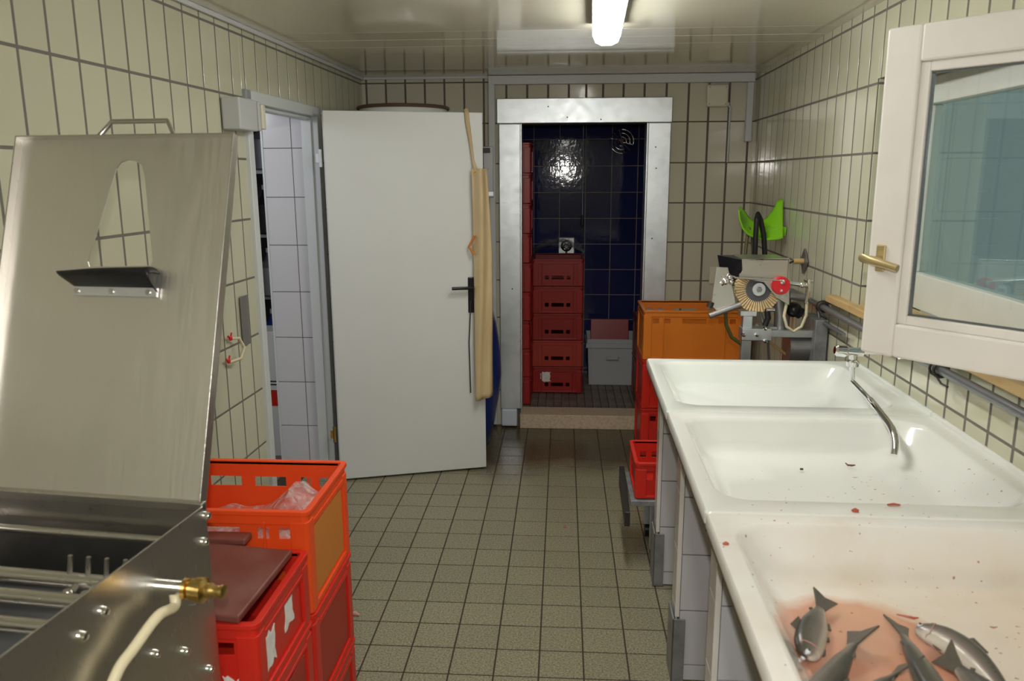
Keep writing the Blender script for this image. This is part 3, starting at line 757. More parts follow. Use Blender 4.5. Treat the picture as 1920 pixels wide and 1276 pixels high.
# water heater behind the door, barrel
t = thing('water_heater', 'round white tank with brown rim high on the far wall behind the door', 'water heater', (-.955, 4.83, 1.288))
MB().lathe([(.05, 0), (.2, .02), (.265, .08), (.27, .74), (.26, .775), (.2, .79), (.02, .795)], n=48).build('tank', 'enamel', t, smooth=True)
MB().tube([(.266*math.cos(a*math.pi/32), .266*math.sin(a*math.pi/32), .782) for a in range(64)], .010, 8, closed=True).build('brown_rim', 'brownrim', t, smooth=True)
MB().box(-.1, .1, .25, .345, .2, .6).build('wall_bracket', 'dull', t)
t = thing('barrel', 'blue plastic barrel standing behind the white door', 'barrel', (-.69, 4.83, .002))
MB().lathe([(.22, 0), (.235, .02), (.265, .15), (.295, .32), (.31, .45), (.305, .6), (.28, .78), (.235, .93), (.21, .95), (.21, .97), (.02, .97)], n=48).build('drum', 'blue', t, smooth=True)
MB().tube([(.215*math.cos(a*math.pi/24), .215*math.sin(a*math.pi/24), .965) for a in range(48)], .012, 8, closed=True).build('clamp_ring', 'dull', t, smooth=True)

# things on the far wall left of the steel frame
t = thing('wall_bracket', 'small grey metal latch bracket on the duct beside the door', 'bracket', (-.475, DB-.039, 1.70))
MB().box(-.035, .028, -.012, 0, -.16, .16).build('latch_plate', 'dull', t, .003)
MB().box(-.045, .01, -.03, -.010, .12, .15).build('latch', 'darkmetal', t, .002); MB().box(-.02, .03, -.03, -.010, -.15, -.12).build('latch', 'galv', t, .002)
MB().cyl((-.01, -.012, .02), (-.01, -.035, .02), .008, 10).build('bolt', 'dull', t)
jb = at(1344, 180, 'Y', DB-.001)
t = thing('junction_box', 'square cream junction box high on the far wall, right of steel frame', 'junction box', jb)
MB().box(-.066, .066, -.035, -.002, -.066, .066).build('box_cover', 'switch', t, .012)
for sx in (-1, 1):
    for sz in (-1, 1): MB().cyl((sx*.05, -.038, sz*.05), (sx*.05, -.034, sz*.05), .004, 8).build('screw', 'dull', t)
MB().box(.04, .075, -.03, -.004, -.062, -.040).build('cable_entry', 'greybox', t, .003)
MB().tube([(.07, -.012, -.05), (.083, -.012, -.07), (.083, -.010, -.40)], .006, 8).build('cable', 'greybox', t, smooth=True)
# ------------------------------------------------------------------ left wall fittings
def LW(y, z, n=0.): return Vector((wl_x(y)+n, y, z))
t = thing('light_switch', 'grey surface box with ivory rocker switch beside the left doorway', 'light switch', LW(3.25, 1.925), -LA)
MB().box(0, .075, -.115, .055, -.065, .058).build('back_box', 'greybox', t, .006)
MB().box(.012, .080, .058, .078, -.062, .055).build('back_box_side', 'greybox', t, .004)
MB().box(.030, .088, .080, .112, -.055, .046).build('switch_frame', 'switch', t, .006)
MB().box(.040, .080, .108, .118, -.035, .028).build('rocker', 'switch', t, .003)
o = MB().box(0, .004, -.033, .033, -.105, .105).build('tile_patch', 'dull', None, .001); o.location = LW(3.2, 1.085, .003); o.rotation_euler = (0, 0, -LA)
tag(o, 'grey rectangular metal plate on the left wall tiles beside the door frame', 'wall plate')
t = thing('hose_clip', 'cream hose loop with red clips hanging on the left wall', 'hose clip', LW(3.0, .98), -LA)
arc = [(.02+.055*math.sin(a*math.pi/10), .06*math.cos(a*math.pi/10)*1.1, .055-.0*a+(-.085)*(a/10) + .02*math.cos(a)) for a in range(11)]
MB().tube([(.010, .040, .060), (.030, .075, .055), (.045, .085, .015), (.040, .055, -.025), (.015, .005, -.030)], .0065, 10).build('hose_loop', 'cream_hose', t, smooth=True)
for p in ((.012, .036, .062), (.014, 0, -.024)):
    c = MB(); c.ball(p, .011, 10, (.7, 1, 1)); c.tube([p, (p[0], p[1]-.02, p[2]+.012)], .004, 8); c.tube([p, (p[0], p[1]+.012, p[2]+.02)], .004, 8); c.build('red_clip', 'redknob', t, smooth=True)

# apron over the door edge
ap = thing('rubber_apron', 'beige rubber apron hanging by its strap from the door edge', 'apron', (hx, hy, 0), da)
ua = lambda px, py, Y=4.28: (at(px, py, 'Y', Y).x-hx)/math.cos(da)
def apron(u, v):
    z = 1.715-1.28*v
    xa = (ua(879, 310)+.012*math.sin(v*3)) * (1-v) + (ua(887, 752)-.0)*v
    xb = ua(908, 308)*(1-min(1, v*3)) + (ua(917, 520))*min(1, v*3)
    x = xa+(xb-xa)*u
    y_ = -.035-.030*math.sin(u*math.pi)+.012*math.sin(u*9+v*4)-.004*math.sin(v*14)
    if v > .93: z += .03*(u-.2)*(v-.93)/.07
    return (x, y_, z)
MB().grid(apron, 20, 40).build('apron_sheet', 'apron', ap, smooth=True, solid=.004)
sx0, sx1 = ua(872, 210), ua(885, 305)
MB().tube([(sx0, .045, 1.98), (sx0, .042, 2.013), (sx0, .0, 2.016), (sx0, -.006, 2.01), (sx0+.004, -.009, 1.96), (sx0+.02, -.012, 1.85), (sx0+.03, -.02, 1.76), (sx1+.01, -.03, 1.70)], [.010, .012, .013, .013, .013, .009, .007, .012], 8).build('strap', 'apron', ap, smooth=True)
MB().lathe([(.004, -.05), (.009, -.052), (.009, -.045)], c=(ua(886, 322), .0, 1.69), axis='Y', n=14).build('eyelet', 'brass', ap)
MB().tube([(ua(885, 440), -.045, 1.36), (ua(876, 470), -.03, 1.30), (ua(884, 480), -.04, 1.255)], .007, 8).build('tie_string', 'panel_orange', ap, smooth=True)
MB().tube([(ua(880, 560), -.012, 1.0), (ua(877, 650), -.010, .76), (ua(880, 745), -.012, .47)], .0035, 6).build('tie_string', 'darkmetal', ap, smooth=True)

# ------------------------------------------------------------------ luminaires
def luminaire(label, x, y0, y1, rz):
    t = thing('ceiling_light', label, 'ceiling light', (x, y1, CZ-.001), rz)
    L_ = y1-y0
    MB().box(-.060, .060, -L_+.005, -.005, -.052, -.0).build('housing', 'duct', t, .004)
    def sec(v, w_, a): return (v, a, w_)
    prof = [(-.055, -.028), (-.055, -.055), (-.045, -.080), (-.02, -.092), (.02, -.092), (.045, -.080), (.055, -.055), (.055, -.028)]
    mb = MB(); n = 34
    ring = []
    for i in range(n+1):
        yy = -L_+L_*i/n; s = 1+(.012 if i % 2 else 0)
        if i in (0, n): s = .86
        ring.append([(p[0]*s, yy, -.028+(p[1]+.028)*s) for p in prof])
    vs = [p for r in ring for p in r]; m_ = len(prof)
    fs = [(i*m_+k, i*m_+(k+1) % m_, (i+1)*m_+(k+1) % m_, (i+1)*m_+k) for i in range(n) for k in range(m_)] + [tuple(range(m_)), tuple(range(n*m_, (n+1)*m_))]
    mb.add(vs, fs).build('diffuser', 'lamp', t)
    return t
luminaire('long glowing fluorescent ceiling light with ribbed white diffuser', .172, 2.05, 3.47, -.035)
luminaire('glowing fluorescent ceiling light behind the viewer', .05, -1.3, .15, -.035)

# ------------------------------------------------------------------ window: outer frame with pane, inner open sash
w1 = sempty('window_1', 'outer white window frame with glazed pane deep in the niche', 'window', (1.0952, 0, 0), -RA)
xo = .175
for y0, y1, z0, z1 in ((NY0, NY1, 1.925, NZ1), (NY0, NY1, NZ0+.03, 1.315), (3.085, NY1, 1.315, 1.925), (NY0, NY0+.04, 1.315, 1.925)):
    MB().box(xo, xo+.06, y0, y1, z0, z1).build('frame', 'windowwhite', w1, .004)
for y0, y1 in ((NY0+.04, 3.085),):
    MB().box(xo+.03, xo+.036, y0, y1, 1.315, 1.925).build('pane', 'pane_out', w1)
sl = struct(MB().box(-.035, xo, NY0+.003, NY1-.003, NZ0-.002, NZ0+.028).build('trim_9', 'wood', None, .003), 'varnished wooden window sill board in the niche', 'window sill')
sl.location = (1.0952, 0, 0); sl.rotation_euler = (0, 0, -RA)
o = MB().box(-.03, .045, 0, .30, 0, .03).build('trim_10', 'wood', None, .004); o.location = (wr_x(3.1), 3.10, 1.150)
struct(o, 'raw wooden sill end protruding past the niche towards the far wall', 'window sill')
# inner sash, hinged near the viewer, swung into the room
A = Vector((.750, 2.0, 0)); Bv = Vector((1.13, 1.535, 0)); sv = Bv-A; SL = sv.length
w2_ = sempty('window_2', 'white inner window sash swung open into the room above the sinks', 'window', A, math.atan2(sv.y, sv.x))
z0, z1 = 1.240, 2.008; fw_ = .082; th_ = .045
def smember(n, a, b, c, d): return MB().box(a, b, 0, th_, c, d).build(n, 'windowwhite', w2_, .006)
s1 = smember('stile', 0, fw_, z0, z1); smember('stile', SL-fw_, SL, z0, z1)
smember('rail', fw_, SL-fw_, z1-fw_, z1); smember('rail', fw_, SL-fw_, z0, z0+fw_)
iw = .022
for a, b, c, d in ((fw_, fw_+iw, z0+fw_, z1-fw_), (SL-fw_-iw, SL-fw_, z0+fw_, z1-fw_), (fw_+iw, SL-fw_-iw, z1-fw_-iw, z1-fw_), (fw_+iw, SL-fw_-iw, z0+fw_, z0+fw_+iw)):
    MB().box(a, b, .009, th_-.009, c, d).build('glazing_bead', 'windowwhite', w2_, .003)
MB().box(fw_+iw-.004, SL-fw_-iw+.004, .020, .025, z0+fw_+iw-.004, z1-fw_-iw+.004).build('pane', 'glass', w2_)
g_ = .004
for a, b, c, d in ((fw_+iw-.001, fw_+iw+g_, z0+fw_+iw, z1-fw_-iw), (fw_+iw, SL-fw_-iw, z0+fw_+iw-.001, z0+fw_+iw+g_), (fw_+iw, SL-fw_-iw, z1-fw_-iw-g_, z1-fw_-iw+.001)):
    MB().box(a, b, .017, .0285, c, d).build('gasket', 'pipe', w2_)
hz = 1.475
hpl = MB().box(.022, .046, -.006, 0, hz-.030, hz+.035).build('handle_plate', 'brass', w2_, .003)
MB().tube([(.034, -.004, hz), (.034, -.038, hz), (.010, -.043, hz+.003), (.034, -.043, hz), (.10, -.043, hz-.014)], [.009, .009, .010, .011, .009], 12).build('lever', 'brass', hpl, smooth=True)
M['windowhandle'] = mat('anodised_handle', (.52, .42, .22), .38, .6)
for o in (hpl, hpl.children[0]): o.data.materials[0] = M['windowhandle']

# ------------------------------------------------------------------ pipe on the right wall
def RW(y, z, n=0.): return Vector((wr_x(y)-n, y, z))
t = thing('wall_pipe', 'grey metal water pipe running along the right wall under the sill', 'pipe')
MB().tube([RW(y_, 1.121, .035) for y_ in (1.0, 2.0, 3.0, 3.9)] + [RW(3.97, 1.115, .03), RW(4.0, 1.09, .028), RW(4.0, .35, .028)], .0135, 14).build('pipe_run', 'pipe', t, smooth=True)
MB().tube([RW(y_, 1.050, .02) for y_ in (3.18, 3.5)]+[RW(3.52, 1.115, .03)], .009, 10).build('branch', 'pipe', t, smooth=True)
for y_ in (2.30, 3.42):
    c = MB(); q = RW(y_, 1.121, .035)
    c.tube([q+Vector((.021*math.cos(a*math.pi/8), 0, .021*math.sin(a*math.pi/8))) for a in range(16)], .005, 6, closed=True)
    c.tube([q+Vector((.021*math.cos(a*math.pi/8), .025, .021*math.sin(a*math.pi/8))) for a in range(16)], .004, 6, closed=True)
    c.box(q.x-.004, q.x+.034, y_-.008, y_+.012, 1.135, 1.150); c.tube([q+Vector((-.015, -.005, -.015)), q+Vector((-.005, -.02, -.035)), q+Vector((.0, -.05, -.037))], .003, 6)
    c.build('clamp', 'darkmetal', t, smooth=True)
# diamond plate with cord
dp = RW(3.86, 1.272, .004)
t = thing('diamond_plate', 'grey diamond shaped wall plate with cable outlet on right wall', 'wall plate', dp, -RA)
MB().prism([(0, -.060), (.060, 0), (0, .060), (-.060, 0)], -.004, .003, lambda u, v, n: (n, u, v)).build('plate', 'dull', t)
MB().cyl((-.002, 0, 0), (-.05, 0, 0), .014, 12).build('outlet', 'wood', t, smooth=True)
MB().tube([(-.05, 0, 0), (-.075, -.01, -.01), (-.11, -.06, -.06), (-.13, -.12, -.11)], .005, 8).build('cable', 'darkmetal', t, smooth=True)

# ------------------------------------------------------------------ sinks
SW, RIM = .815, .95
def sink(label, y0, y1, m):
    L_ = y1-y0-.004
    t = thing('utility_sink', label, 'sink', (.2925+RA*(y0), y0+.002, RIM), -RA)
    rings = []
    def R_(x0, x1, a, b, r, z): rings.append([(p[0], p[1], z) for p in rrect(x0, x1, a, b, r)])
    R_(.014, SW, .006, L_-.004, .004, -.031)
    R_(.0, SW, .0, L_, .012, -.030); R_(.0, SW, .0, L_, .012, -.006); R_(.004, SW-.002, .004, L_-.004, .012, 0.0)
    xi0, xi1, yi0, yi1 = .048, SW-.075, .080, L_-.050
    R_(xi0-.010, xi1+.010, yi0-.010, yi1+.010, .085, 0.0); R_(xi0-.002, xi1+.002, yi0-.002, yi1+.002, .080, -.003)
    R_(xi0+.006, xi1-.006, yi0+.006, yi1-.006, .075, -.014)
    R_(xi0+.045, xi1-.055, yi0+.030, yi1-.028, .075, -.072); R_(xi0+.062, xi1-.080, yi0+.045, yi1-.045, .068, -.088)
    R_(xi0+.085, xi1-.105, yi0+.070, yi1-.075, .050, -.094)
    R_(.30, .46, L_*.40, L_*.6, .03, -.099)
    n = len(rings[0]); vs = [p for r in rings for p in r]
    fs = [(i*n+k, i*n+(k+1) % n, (i+1)*n+(k+1) % n, (i+1)*n+k) for i in range(len(rings)-1) for k in range(n)]
    fs.append(tuple(range((len(rings)-1)*n, len(rings)*n)))
    MB().add(vs, fs).build('basin', m, t, smooth=True)
    # raised lip at the wall side
    MB().box(SW-.016, SW, .0, L_, -.02, .014).build('wall_lip', m, t, .005)
    MB().box(.004, .016, .004, L_-.004, -.050, -.031).build('underframe', 'brownrim', t)
    return t
sink('white enamel sink nearest the viewer, with fish lying in blood-stained water', .905, 1.653, 'basin_blood')
sink('middle white enamel sink with the tap spout over it and a few scraps', 1.653, 2.419, 'basin_spot')
sink('clean white enamel sink at the far end, next to the brush machine', 2.419, 3.158, 'enamel')

# tiled supports
for k, (y0, y1, lb) in enumerate(((3.06, 3.17, 'white tiled support wall under the far end of the sinks'), (2.42, 2.53, 'white tiled support wall between far and middle sink'), (1.76, 1.86, 'white tiled support wall between middle and nearest sink'), (1.02, 1.12, 'white tiled support wall under the nearest sink'))):
    x0 = .297+RA*y0+.052; x1 = wr_x(y0)-.012
    s_ = thing('support_wall', lb, 'support wall', (x0, y0, 0), -RA)
    MB().box(.004, x1-x0, .004, y1-y0-.004, .002, .862).build('core', 'grout_thin', s_)
    bpy.context.view_layer.update()
    tiling(s_, 'back', [0, .20, .40, .60, x1-x0], [.004, .062, .262, .462, .662, .862], -.004, 'white_tile', .004, .004, region=(.012, x1-x0, .004, .860), limit=40, t=.005, jit=.0004)
    tiling(s_, 'left' if False else 'right', [0, y1-y0], [.004, .262, .462, .662, .862], -.004, 'white_tile', .006, .004, region=(.008, y1-y0-.004, .004, .860), limit=20, t=.005, jit=.0004)
    MB().box(-.004, .010, -.004, .004, .24, .860).build('edge_strip', 'windowwhite', s_, .001)
    if k < 3:
        gd = MB(); gd.box(-.012, -.006, -.014, y1-y0, .004, .235); gd.box(-.012, .030, -.014, -.008, .004, .235)
        gd.build('corner_guard', 'guard', s_, .001)

# scraps in the sinks
def scrap(label, px, py, z, pts, r, m='meat', name='fish_scrap'):
    q = at(px, py, 'Z', z)
    o = MB().tube(pts, r, 8).build(name, m, None, smooth=True); o.location = q; return tag(o, label, 'fish scrap')
zf = RIM-.092
scrap('dark curled fish scrap on the floor of the middle sink', 1595, 873, zf+.002, [(-.012, .008, .006), (-.009, -.001, .003), (.002, -.004, .003), (.012, -.001, .003)], [.0015, .0025, .003, .0015], 'maroon')
scrap('red fish scrap on the rim between middle and nearest sink', 1676, 946, RIM+.003, [(-.014, 0, 0), (0, .002, .001), (.014, 0, 0)], [.002, .003, .002], 'meat')
scrap('orange-red scrap on the near side of the sink joint', 1604, 957, RIM+.003, [(-.007, 0, 0), (0, .002, .001), (.007, -.001, 0)], [.003, .005, .003], 'meat')
scrap('small red spot of flesh on the front rim corner of the nearest sink', 1361, 1019, RIM+.002, [(-.006, 0, 0), (0, .001, .001), (.006, 0, 0)], [.002, .004, .002], 'meat')
scrap('brown scrap beside the spout in the middle sink', 1503, 879, zf+.003, [(-.004, 0, 0), (.004, 0, 0)], .003, 'darkmetal')
scrap('thread of bright blood beside the fish tails', 1708, 1157, zf+.003, [(-.022, .010, 0), (-.008, .002, .001), (.004, -.002, 0), (.014, 0, 0)], [.001, .002, .0025, .001], 'meat')
scrap('small piece of pink flesh on the floor tiles by the crates', 665, 1151, .006, [(-.02, -.004, 0), (0, .004, .003), (.02, -.004, 0)], [.004, .010, .004], 'pink')
scrap('tiny red scrap in the middle of the tile floor', 1059, 987, .005, [(-.006, 0, 0), (.006, 0, 0)], .005, 'meat')

# tap with swivel spout on the wall
ty = 2.66
t = thing('wall_tap', 'chrome wall tap with a long swivel spout over the middle sink', 'tap')
bx_ = at(1600, 657, 'Y', ty)
MB().tube([(wr_x(ty)-.003, ty, bx_.z-.002), (bx_.x+.02, ty, bx_.z)], .011, 12).build('inlet', 'chrome', t, smooth=True)
MB().lathe([(.004, -.012), (.026, -.010), (.028, 0)], c=(wr_x(ty)-.001, ty, bx_.z-.002), n=20, axis='X').build('wall_flange', 'chrome', t, smooth=True)
a0 = at(1565, 656, 'Y', ty); a1 = at(1618, 660, 'Y', ty)
MB().tube([a0, a0.lerp(a1, .08), a0.lerp(a1, .38), a0.lerp(a1, .45), a1], [.013, .020, .021, .014, .014], 18).build('valve_body', 'chrome', t, smooth=True)
P1 = at(1598, 662, 'Y', ty); P2 = at(1598, 714, 'Y', ty)
hnd = MB().lathe([(.010, 0), (.020, .004), (.021, .020), (.013, .026)], n=16).build('tap_collar', 'chrome', t, smooth=True); hnd.location = at(1598, 688, 'Y', ty)
P3 = at(1632, 750, 'Y', 2.49); P4 = at(1667, 795, 'Y', 2.31); P5 = at(1684, 818, 'Y', 2.225); P6 = at(1677, 853, 'Y', 2.20)
MB().tube([P1, P1.lerp(P2, .6), P2, P2.lerp(P3, .2), P3], [.011, .009, .0085, .0085, .0085], 14).build('spout_upper', 'chrome', t, smooth=True)
Q = [P3.lerp(P2, .04), P3, P3.lerp(P4, .5), P4]
Q += [P4.lerp(P5, k/6)*(1-k/6)+P5.lerp(P6, k/6)*(k/6) for k in range(1, 6)] + [P5.lerp(P6, .95), P6]
MB().tube(Q, [.010, .0115]+[.0115]*(len(Q)-2), 16).build('spout_lower', 'chrome', t, smooth=True)

# crate on a low trolley behind the support wall
t = thing('trolley', 'low dark steel trolley behind the tiled support walls', 'trolley', (.56, 3.38, 0))
MB().box(-.26, .26, -.17, .17, .285, .31).build('deck', 'guard', t, .003)
MB().prism([(-.19, .20), (-.19, .265), (.18, .335), (.18, .24)], -.285, -.262, lambda u, v, n: (n, u, v)).build('side_rail', 'darkmetal', t, .002)
MB().prism([(-.19, .20), (-.19, .265), (.18, .335), (.18, .24)], .262, .285, lambda u, v, n: (n, u, v)).build('side_rail', 'darkmetal', t, .002)
for x in (-.15, .20):
    for y_ in (-.12, .14):
        o = MB().box(x-.018, x+.018, y_-.018, y_+.018, .07, .286).build('caster', 'galv', t)
        MB().cyl((x-.012, y_, .036), (x+.012, y_, .036), .034, 16).build('wheel', 'blackp', o, smooth=True)
crate('plastic_crate', 'bright red crate on the low trolley, peeking out beside the tiled support', 'red', .50, .31, .165, (.565, 3.375, .311), 0, 'five')

# ------------------------------------------------------------------ brush machine
MY = 3.45
PX = lambda x, y_, Y=MY: at(x, y_, 'Y', Y)
o0 = PX(1405, 665)
t = thing('brush_machine', 'steel fish scaling machine with bristle wheel and red knob on bracket', 'machine')
def pxprism(pts, Y0, Y1, name, m, bevel=.002, par=t):
    q = [PX(a, b, Y0) for a, b in pts]
    return MB().prism([(v.x, v.z) for v in q], Y0, Y1, lambda u, v, n: (u, n, v)).build(name, m, par, bevel)
pxprism([(1391, 487), (1480, 483), (1480, 572), (1456, 558), (1433, 529), (1386, 520), (1386, 514), (1392, 508)], MY, MY+.006, 'front_plate', 'steel', .001)
# hood: top and sides running back
tp = [PX(1391, 487), PX(1480, 483)]
hb = MB(); yb = MY+.20
hb.box(tp[0].x, tp[1].x, MY, yb, tp[0].z-.001, tp[0].z+.004); hb.box(tp[1].x-.004, tp[1].x, MY, yb, tp[0].z-.16, tp[0].z)
hb.box(tp[0].x, tp[1].x, yb-.004, yb, tp[0].z-.14, tp[0].z)
hb.build('hood', 'steel', t, .001)
c = [PX(1391, 487), PX(1364, 476), PX(1386, 520), PX(1372, 512)]
MB().add([tp[0], (tp[0].x-.065, yb, tp[0].z+.0), (tp[0].x-.035, yb, tp[0].z-.14), (tp[0].x, MY, tp[0].z-.06), (tp[0].x, yb, tp[0].z)], [(0, 1, 2, 3), (0, 4, 1)]).build('inlet_shute', 'blackp', t, solid=.003)
bc = PX(1421, 541, MY+.045)
def ringxz(mb, c, r0, r1, y0, y1, n=40):
    mb.lathe([(r0, y0), (r1, y0), (r1, y1), (r0, y1)], c=c, n=n, axis='Y')
bw = MB().lathe([(.012, -.012), (.062, -.012), (.062, .03), (.012, .03)], c=bc, n=40, axis='Y').build('wheel_disc', 'hub', t, smooth=True)
MB().lathe([(.004, -.022), (.028, -.022), (.032, -.014), (.032, -.012)], c=bc, n=28, axis='Y').build('wheel_flange', 'galv', bw, smooth=True)
MB().lathe([(.003, -.034), (.012, -.034), (.013, -.022)], c=bc, n=6, axis='Y').build('nut', 'dull', bw)
br = MB(); nb = 46
for row in range(2):
    for k in range(nb):
        a = 2*math.pi*(k+.5*row)/nb; d = Vector((math.cos(a), 0, math.sin(a)))
        yy = -.010+row*.017
        br.tube([bc+d*.055+Vector((0, yy, 0)), bc+d*random.uniform(.097, .103)+Vector((0, yy*1.35-.002, 0))], [.003, .0060], 6)
br = br.build('bristles', 'bristle', bw); br['kind'] = 'stuff'
kc = PX(1464, 535, MY-.012)
kn = MB().lathe([(.01, -.012), (.036, -.012), (.039, -.006), (.039, .012)], c=kc, n=36, axis='Y').build('red_knob', 'redknob', t, smooth=True)
for dx, dz, r in ((.002, .018, .012), (-.001, -.020, .007)):
    MB().lathe([(.002, -.017), (r*.8, -.018), (r, -.012)], c=kc+Vector((dx, 0, dz)), n=16, axis='Y').build('screw', 'chrome', kn, smooth=True)
MB().tube([PX(1375, 520, MY-.02), PX(1464, 525, MY-.02)], .0045, 10).build('feed_rod', 'chrome', t, smooth=True)
v = MB(); v.ball(PX(1368, 520, MY-.02), .014); v.ball(PX(1360, 528, MY-.02), .015); v.tube([PX(1352, 533, MY-.02), PX(1374, 524, MY-.02)], .008, 8); v.tube([PX(1364, 516, MY-.02), PX(1377, 520, MY-.02)], .010, 8); v.ball(PX(1371, 529, MY-.02), .011)
v.build('spray_nozzle', 'chrome', t, smooth=True)
v = MB(); v.tube([PX(1478, 530, MY-.01), PX(1500, 533, MY-.01), PX(1518, 536, MY-.01)], [.008, .010, .008], 10); v.tube([PX(1516, 523, MY-.01), PX(1516, 543, MY-.01), PX(1513, 568, MY-.01)], [.010, .009, .012], 10); v.ball(PX(1504, 534, MY-.01), .014); v.tube([PX(1508, 525, MY-.01), PX(1524, 527, MY-.01)], .006, 8)
v.build('hose_fitting', 'chrome', t, smooth=True)
v = MB(); v.tube([PX(1513, 566, MY-.01), PX(1512, 590, MY-.01), PX(1503, 612, MY-.01), PX(1488, 621, MY-.01), PX(1475, 612, MY-.01), PX(1470, 592, MY-.0), PX(1475, 568, MY+.02)], .0068, 10)
v.build('braided_hose', 'cream_hose', t, smooth=True)
# tray plates at the left
tr = pxprism([(1343, 500), (1365, 501), (1380, 570), (1344, 584), (1333, 572)], MY-.01, MY-.004, 'guide_plate', 'steel')
v = MB(); v.tube([PX(1330, 592, MY-.03), PX(1388, 571, MY-.02)], .013, 10); v.build('guide_tube', 'dull', t, smooth=True)
MB().tube([PX(1334, 566, MY-.02), PX(1330, 576, MY-.02)], .014, 8).build('wing_nut', 'darkmetal', t, smooth=True)
# motor, grip, gearbox behind
v = MB(); v.tube([PX(1458, 546, MY+.08), PX(1462, 590, MY+.08), PX(1462, 618, MY+.08)], [.026, .024, .027], 18); v.build('column', 'dull', t, smooth=True)
v = MB(); v.tube([PX(1480, 554, MY+.06), PX(1508, 558, MY+.06)], .016, 14); v.build('motor_shaft', 'dull', t, smooth=True)
v = MB(); v.ball(PX(1488, 580, MY+.10), .035, 18); v.tube([PX(1492, 582, MY+.10), PX(1502, 588, MY+.1)], .026, 14); v.build('clear_dome', 'blackp', t, smooth=True)
v = MB(); v.tube([PX(1438, 578, MY+.03), PX(1440, 596, MY+.03), PX(1434, 610, MY+.03)], .013, 10); v.build('black_elbow', 'black', t, smooth=True)
v = MB(); v.tube([PX(1438, 580, MY-.01), PX(1452, 581, MY-.01)], .009, 10); v.build('pin', 'chrome', t, smooth=True)
# post, clamp, arm, wall plate
v = MB(); a, b = PX(1396, 590), PX(1414, 590); v.box(a.x, b.x, MY+.02, MY+.06, .84, a.z+.01); v.build('post', 'galv', t, .002)
a, b = PX(1390, 584), PX(1420, 592); MB().box(a.x, b.x, MY+.01, MY+.07, b.z-.004, a.z).build('post_cap', 'galv', t, .002)
a, b = PX(1392, 616, MY), PX(1446, 639, MY); cb = MB().box(a.x, b.x, MY, MY+.075, b.z, a.z).build('clamp_block', 'galv', t, .003)
for x, y_ in ((1394, 627), (1419, 627), (1435, 615), (1435, 639)):
    q = PX(x, y_, MY); MB().lathe([(.003, -.012), (.009, -.010), (.010, 0)], c=q, n=6, axis='Y').build('bolt', 'chrome', cb)
a, b = PX(1446, 619, MY+.02), PX(1524, 633, MY+.02); MB().box(a.x, b.x, MY+.02, MY+.055, b.z, a.z).build('arm', 'galv', t, .002)
q0, q1 = PX(1516, 592, MY+.09), PX(1533, 690, MY+.09)
MB().box(q0.x, wr_x(MY)-.004, MY-.02, MY+.18, q1.z-.08, q0.z).build('wall_mount', 'guard', t, .003)
v = MB(); v.tube([PX(1474, 650, MY+.10), PX(1520, 650, MY+.10)], [.075, .075], 24); v.build('motor', 'dull', t, smooth=True)
MB().box(PX(1470, 0).x, PX(1515, 0).x, MY+.06, MY+.15, PX(0, 622).z, PX(0, 606).z).build('motor_shelf', 'greybox', t, .003)
MB().tube([PX(1360, 582, MY+.0), PX(1362, 610, MY+.02), PX(1372, 632, MY+.03), PX(1392, 646, MY+.05)], .0085, 10).build('drain_hose', 'olive', t, smooth=True)
MB().tube([PX(1425, 580, MY+.09), PX(1440, 640, MY+.09), PX(1442, 675, MY+.09)], .006, 8).build('strut', 'pipe', t, smooth=True)
MB().tube([PX(1440, 640, MY+.11), PX(1485, 672, MY+.11)], .007, 8).build('strut', 'wood', t, smooth=True)
# square white plate left of it on far wall
o = MB().box(-.035, .035, -.008, -.0005, -.055, .055).build('tile_plate', 'switch', None, .004); o.location = at(1340, 516, 'Y', DB-.001)+Vector((0, .001, 0)); tag(o, 'small off-white plate screwed to the far wall beside the steel machine', 'wall plate')

# lime green scoop and black hoses hanging in the corner
GY = 4.25
t = thing('lime_hose_holder', 'lime green curved plastic hose holder on the right wall near the corner', 'hose holder')
EA = [(1388, 387), (1397, 397), (1404, 408), (1412, 414), (1424, 416), (1437, 409), (1449, 394), (1458, 376), (1468, 372)]
EB = [(1385, 394), (1387, 412), (1393, 429), (1403, 440), (1418, 447), (1434, 450), (1450, 450), (1461, 449), (1468, 446)]
def saddle(u, v):
    k = min(7, int(u*8)); f = u*8-k
    c = lambda E: (E[k][0]+(E[k+1][0]-E[k][0])*f, E[k][1]+(E[k+1][1]-E[k][1])*f)
    A_ = PX(*c(EA), GY+.07); B_ = PX(*c(EB), GY-.06); q = A_.lerp(B_, v)
    return q+Vector((0, 0, -.012*math.sin(math.pi*v)*(1-u)))
MB().grid(saddle, 32, 10).build('saddle', 'green', t, smooth=True, solid=.007)
MB().box(PX(1440, 0, GY).x, wr_x(GY)-.002, GY-.02, GY+.05, PX(0, 440, GY).z, PX(0, 425, GY).z).build('wall_mount', 'green', t)
hg = PX(1420, 402, GY-.09)
def hose(name, label, pts, r, m):
    o = MB().tube(pts, r, 10).build(name, m, None, smooth=True); tag(o, label, 'hose'); return o
hose('black_hose', 'black hose looped over the lime green holder', [PX(1414, 512, GY-.08), PX(1417, 440, GY-.09), PX(1419, 410, GY-.09), PX(1421, 401, GY-.07), PX(1426, 412, GY-.06), PX(1432, 440, GY-.06), PX(1436, 512, GY-.05)], .0135, 'black')
hose('olive_hose', 'dark olive hose hanging left of the black hose in the corner', [PX(1394, 512, GY-.02), PX(1400, 450, GY-.02), PX(1405, 428, GY+.0), PX(1411, 440, GY+.02), PX(1413, 512, GY+.02)], .009, 'olive')

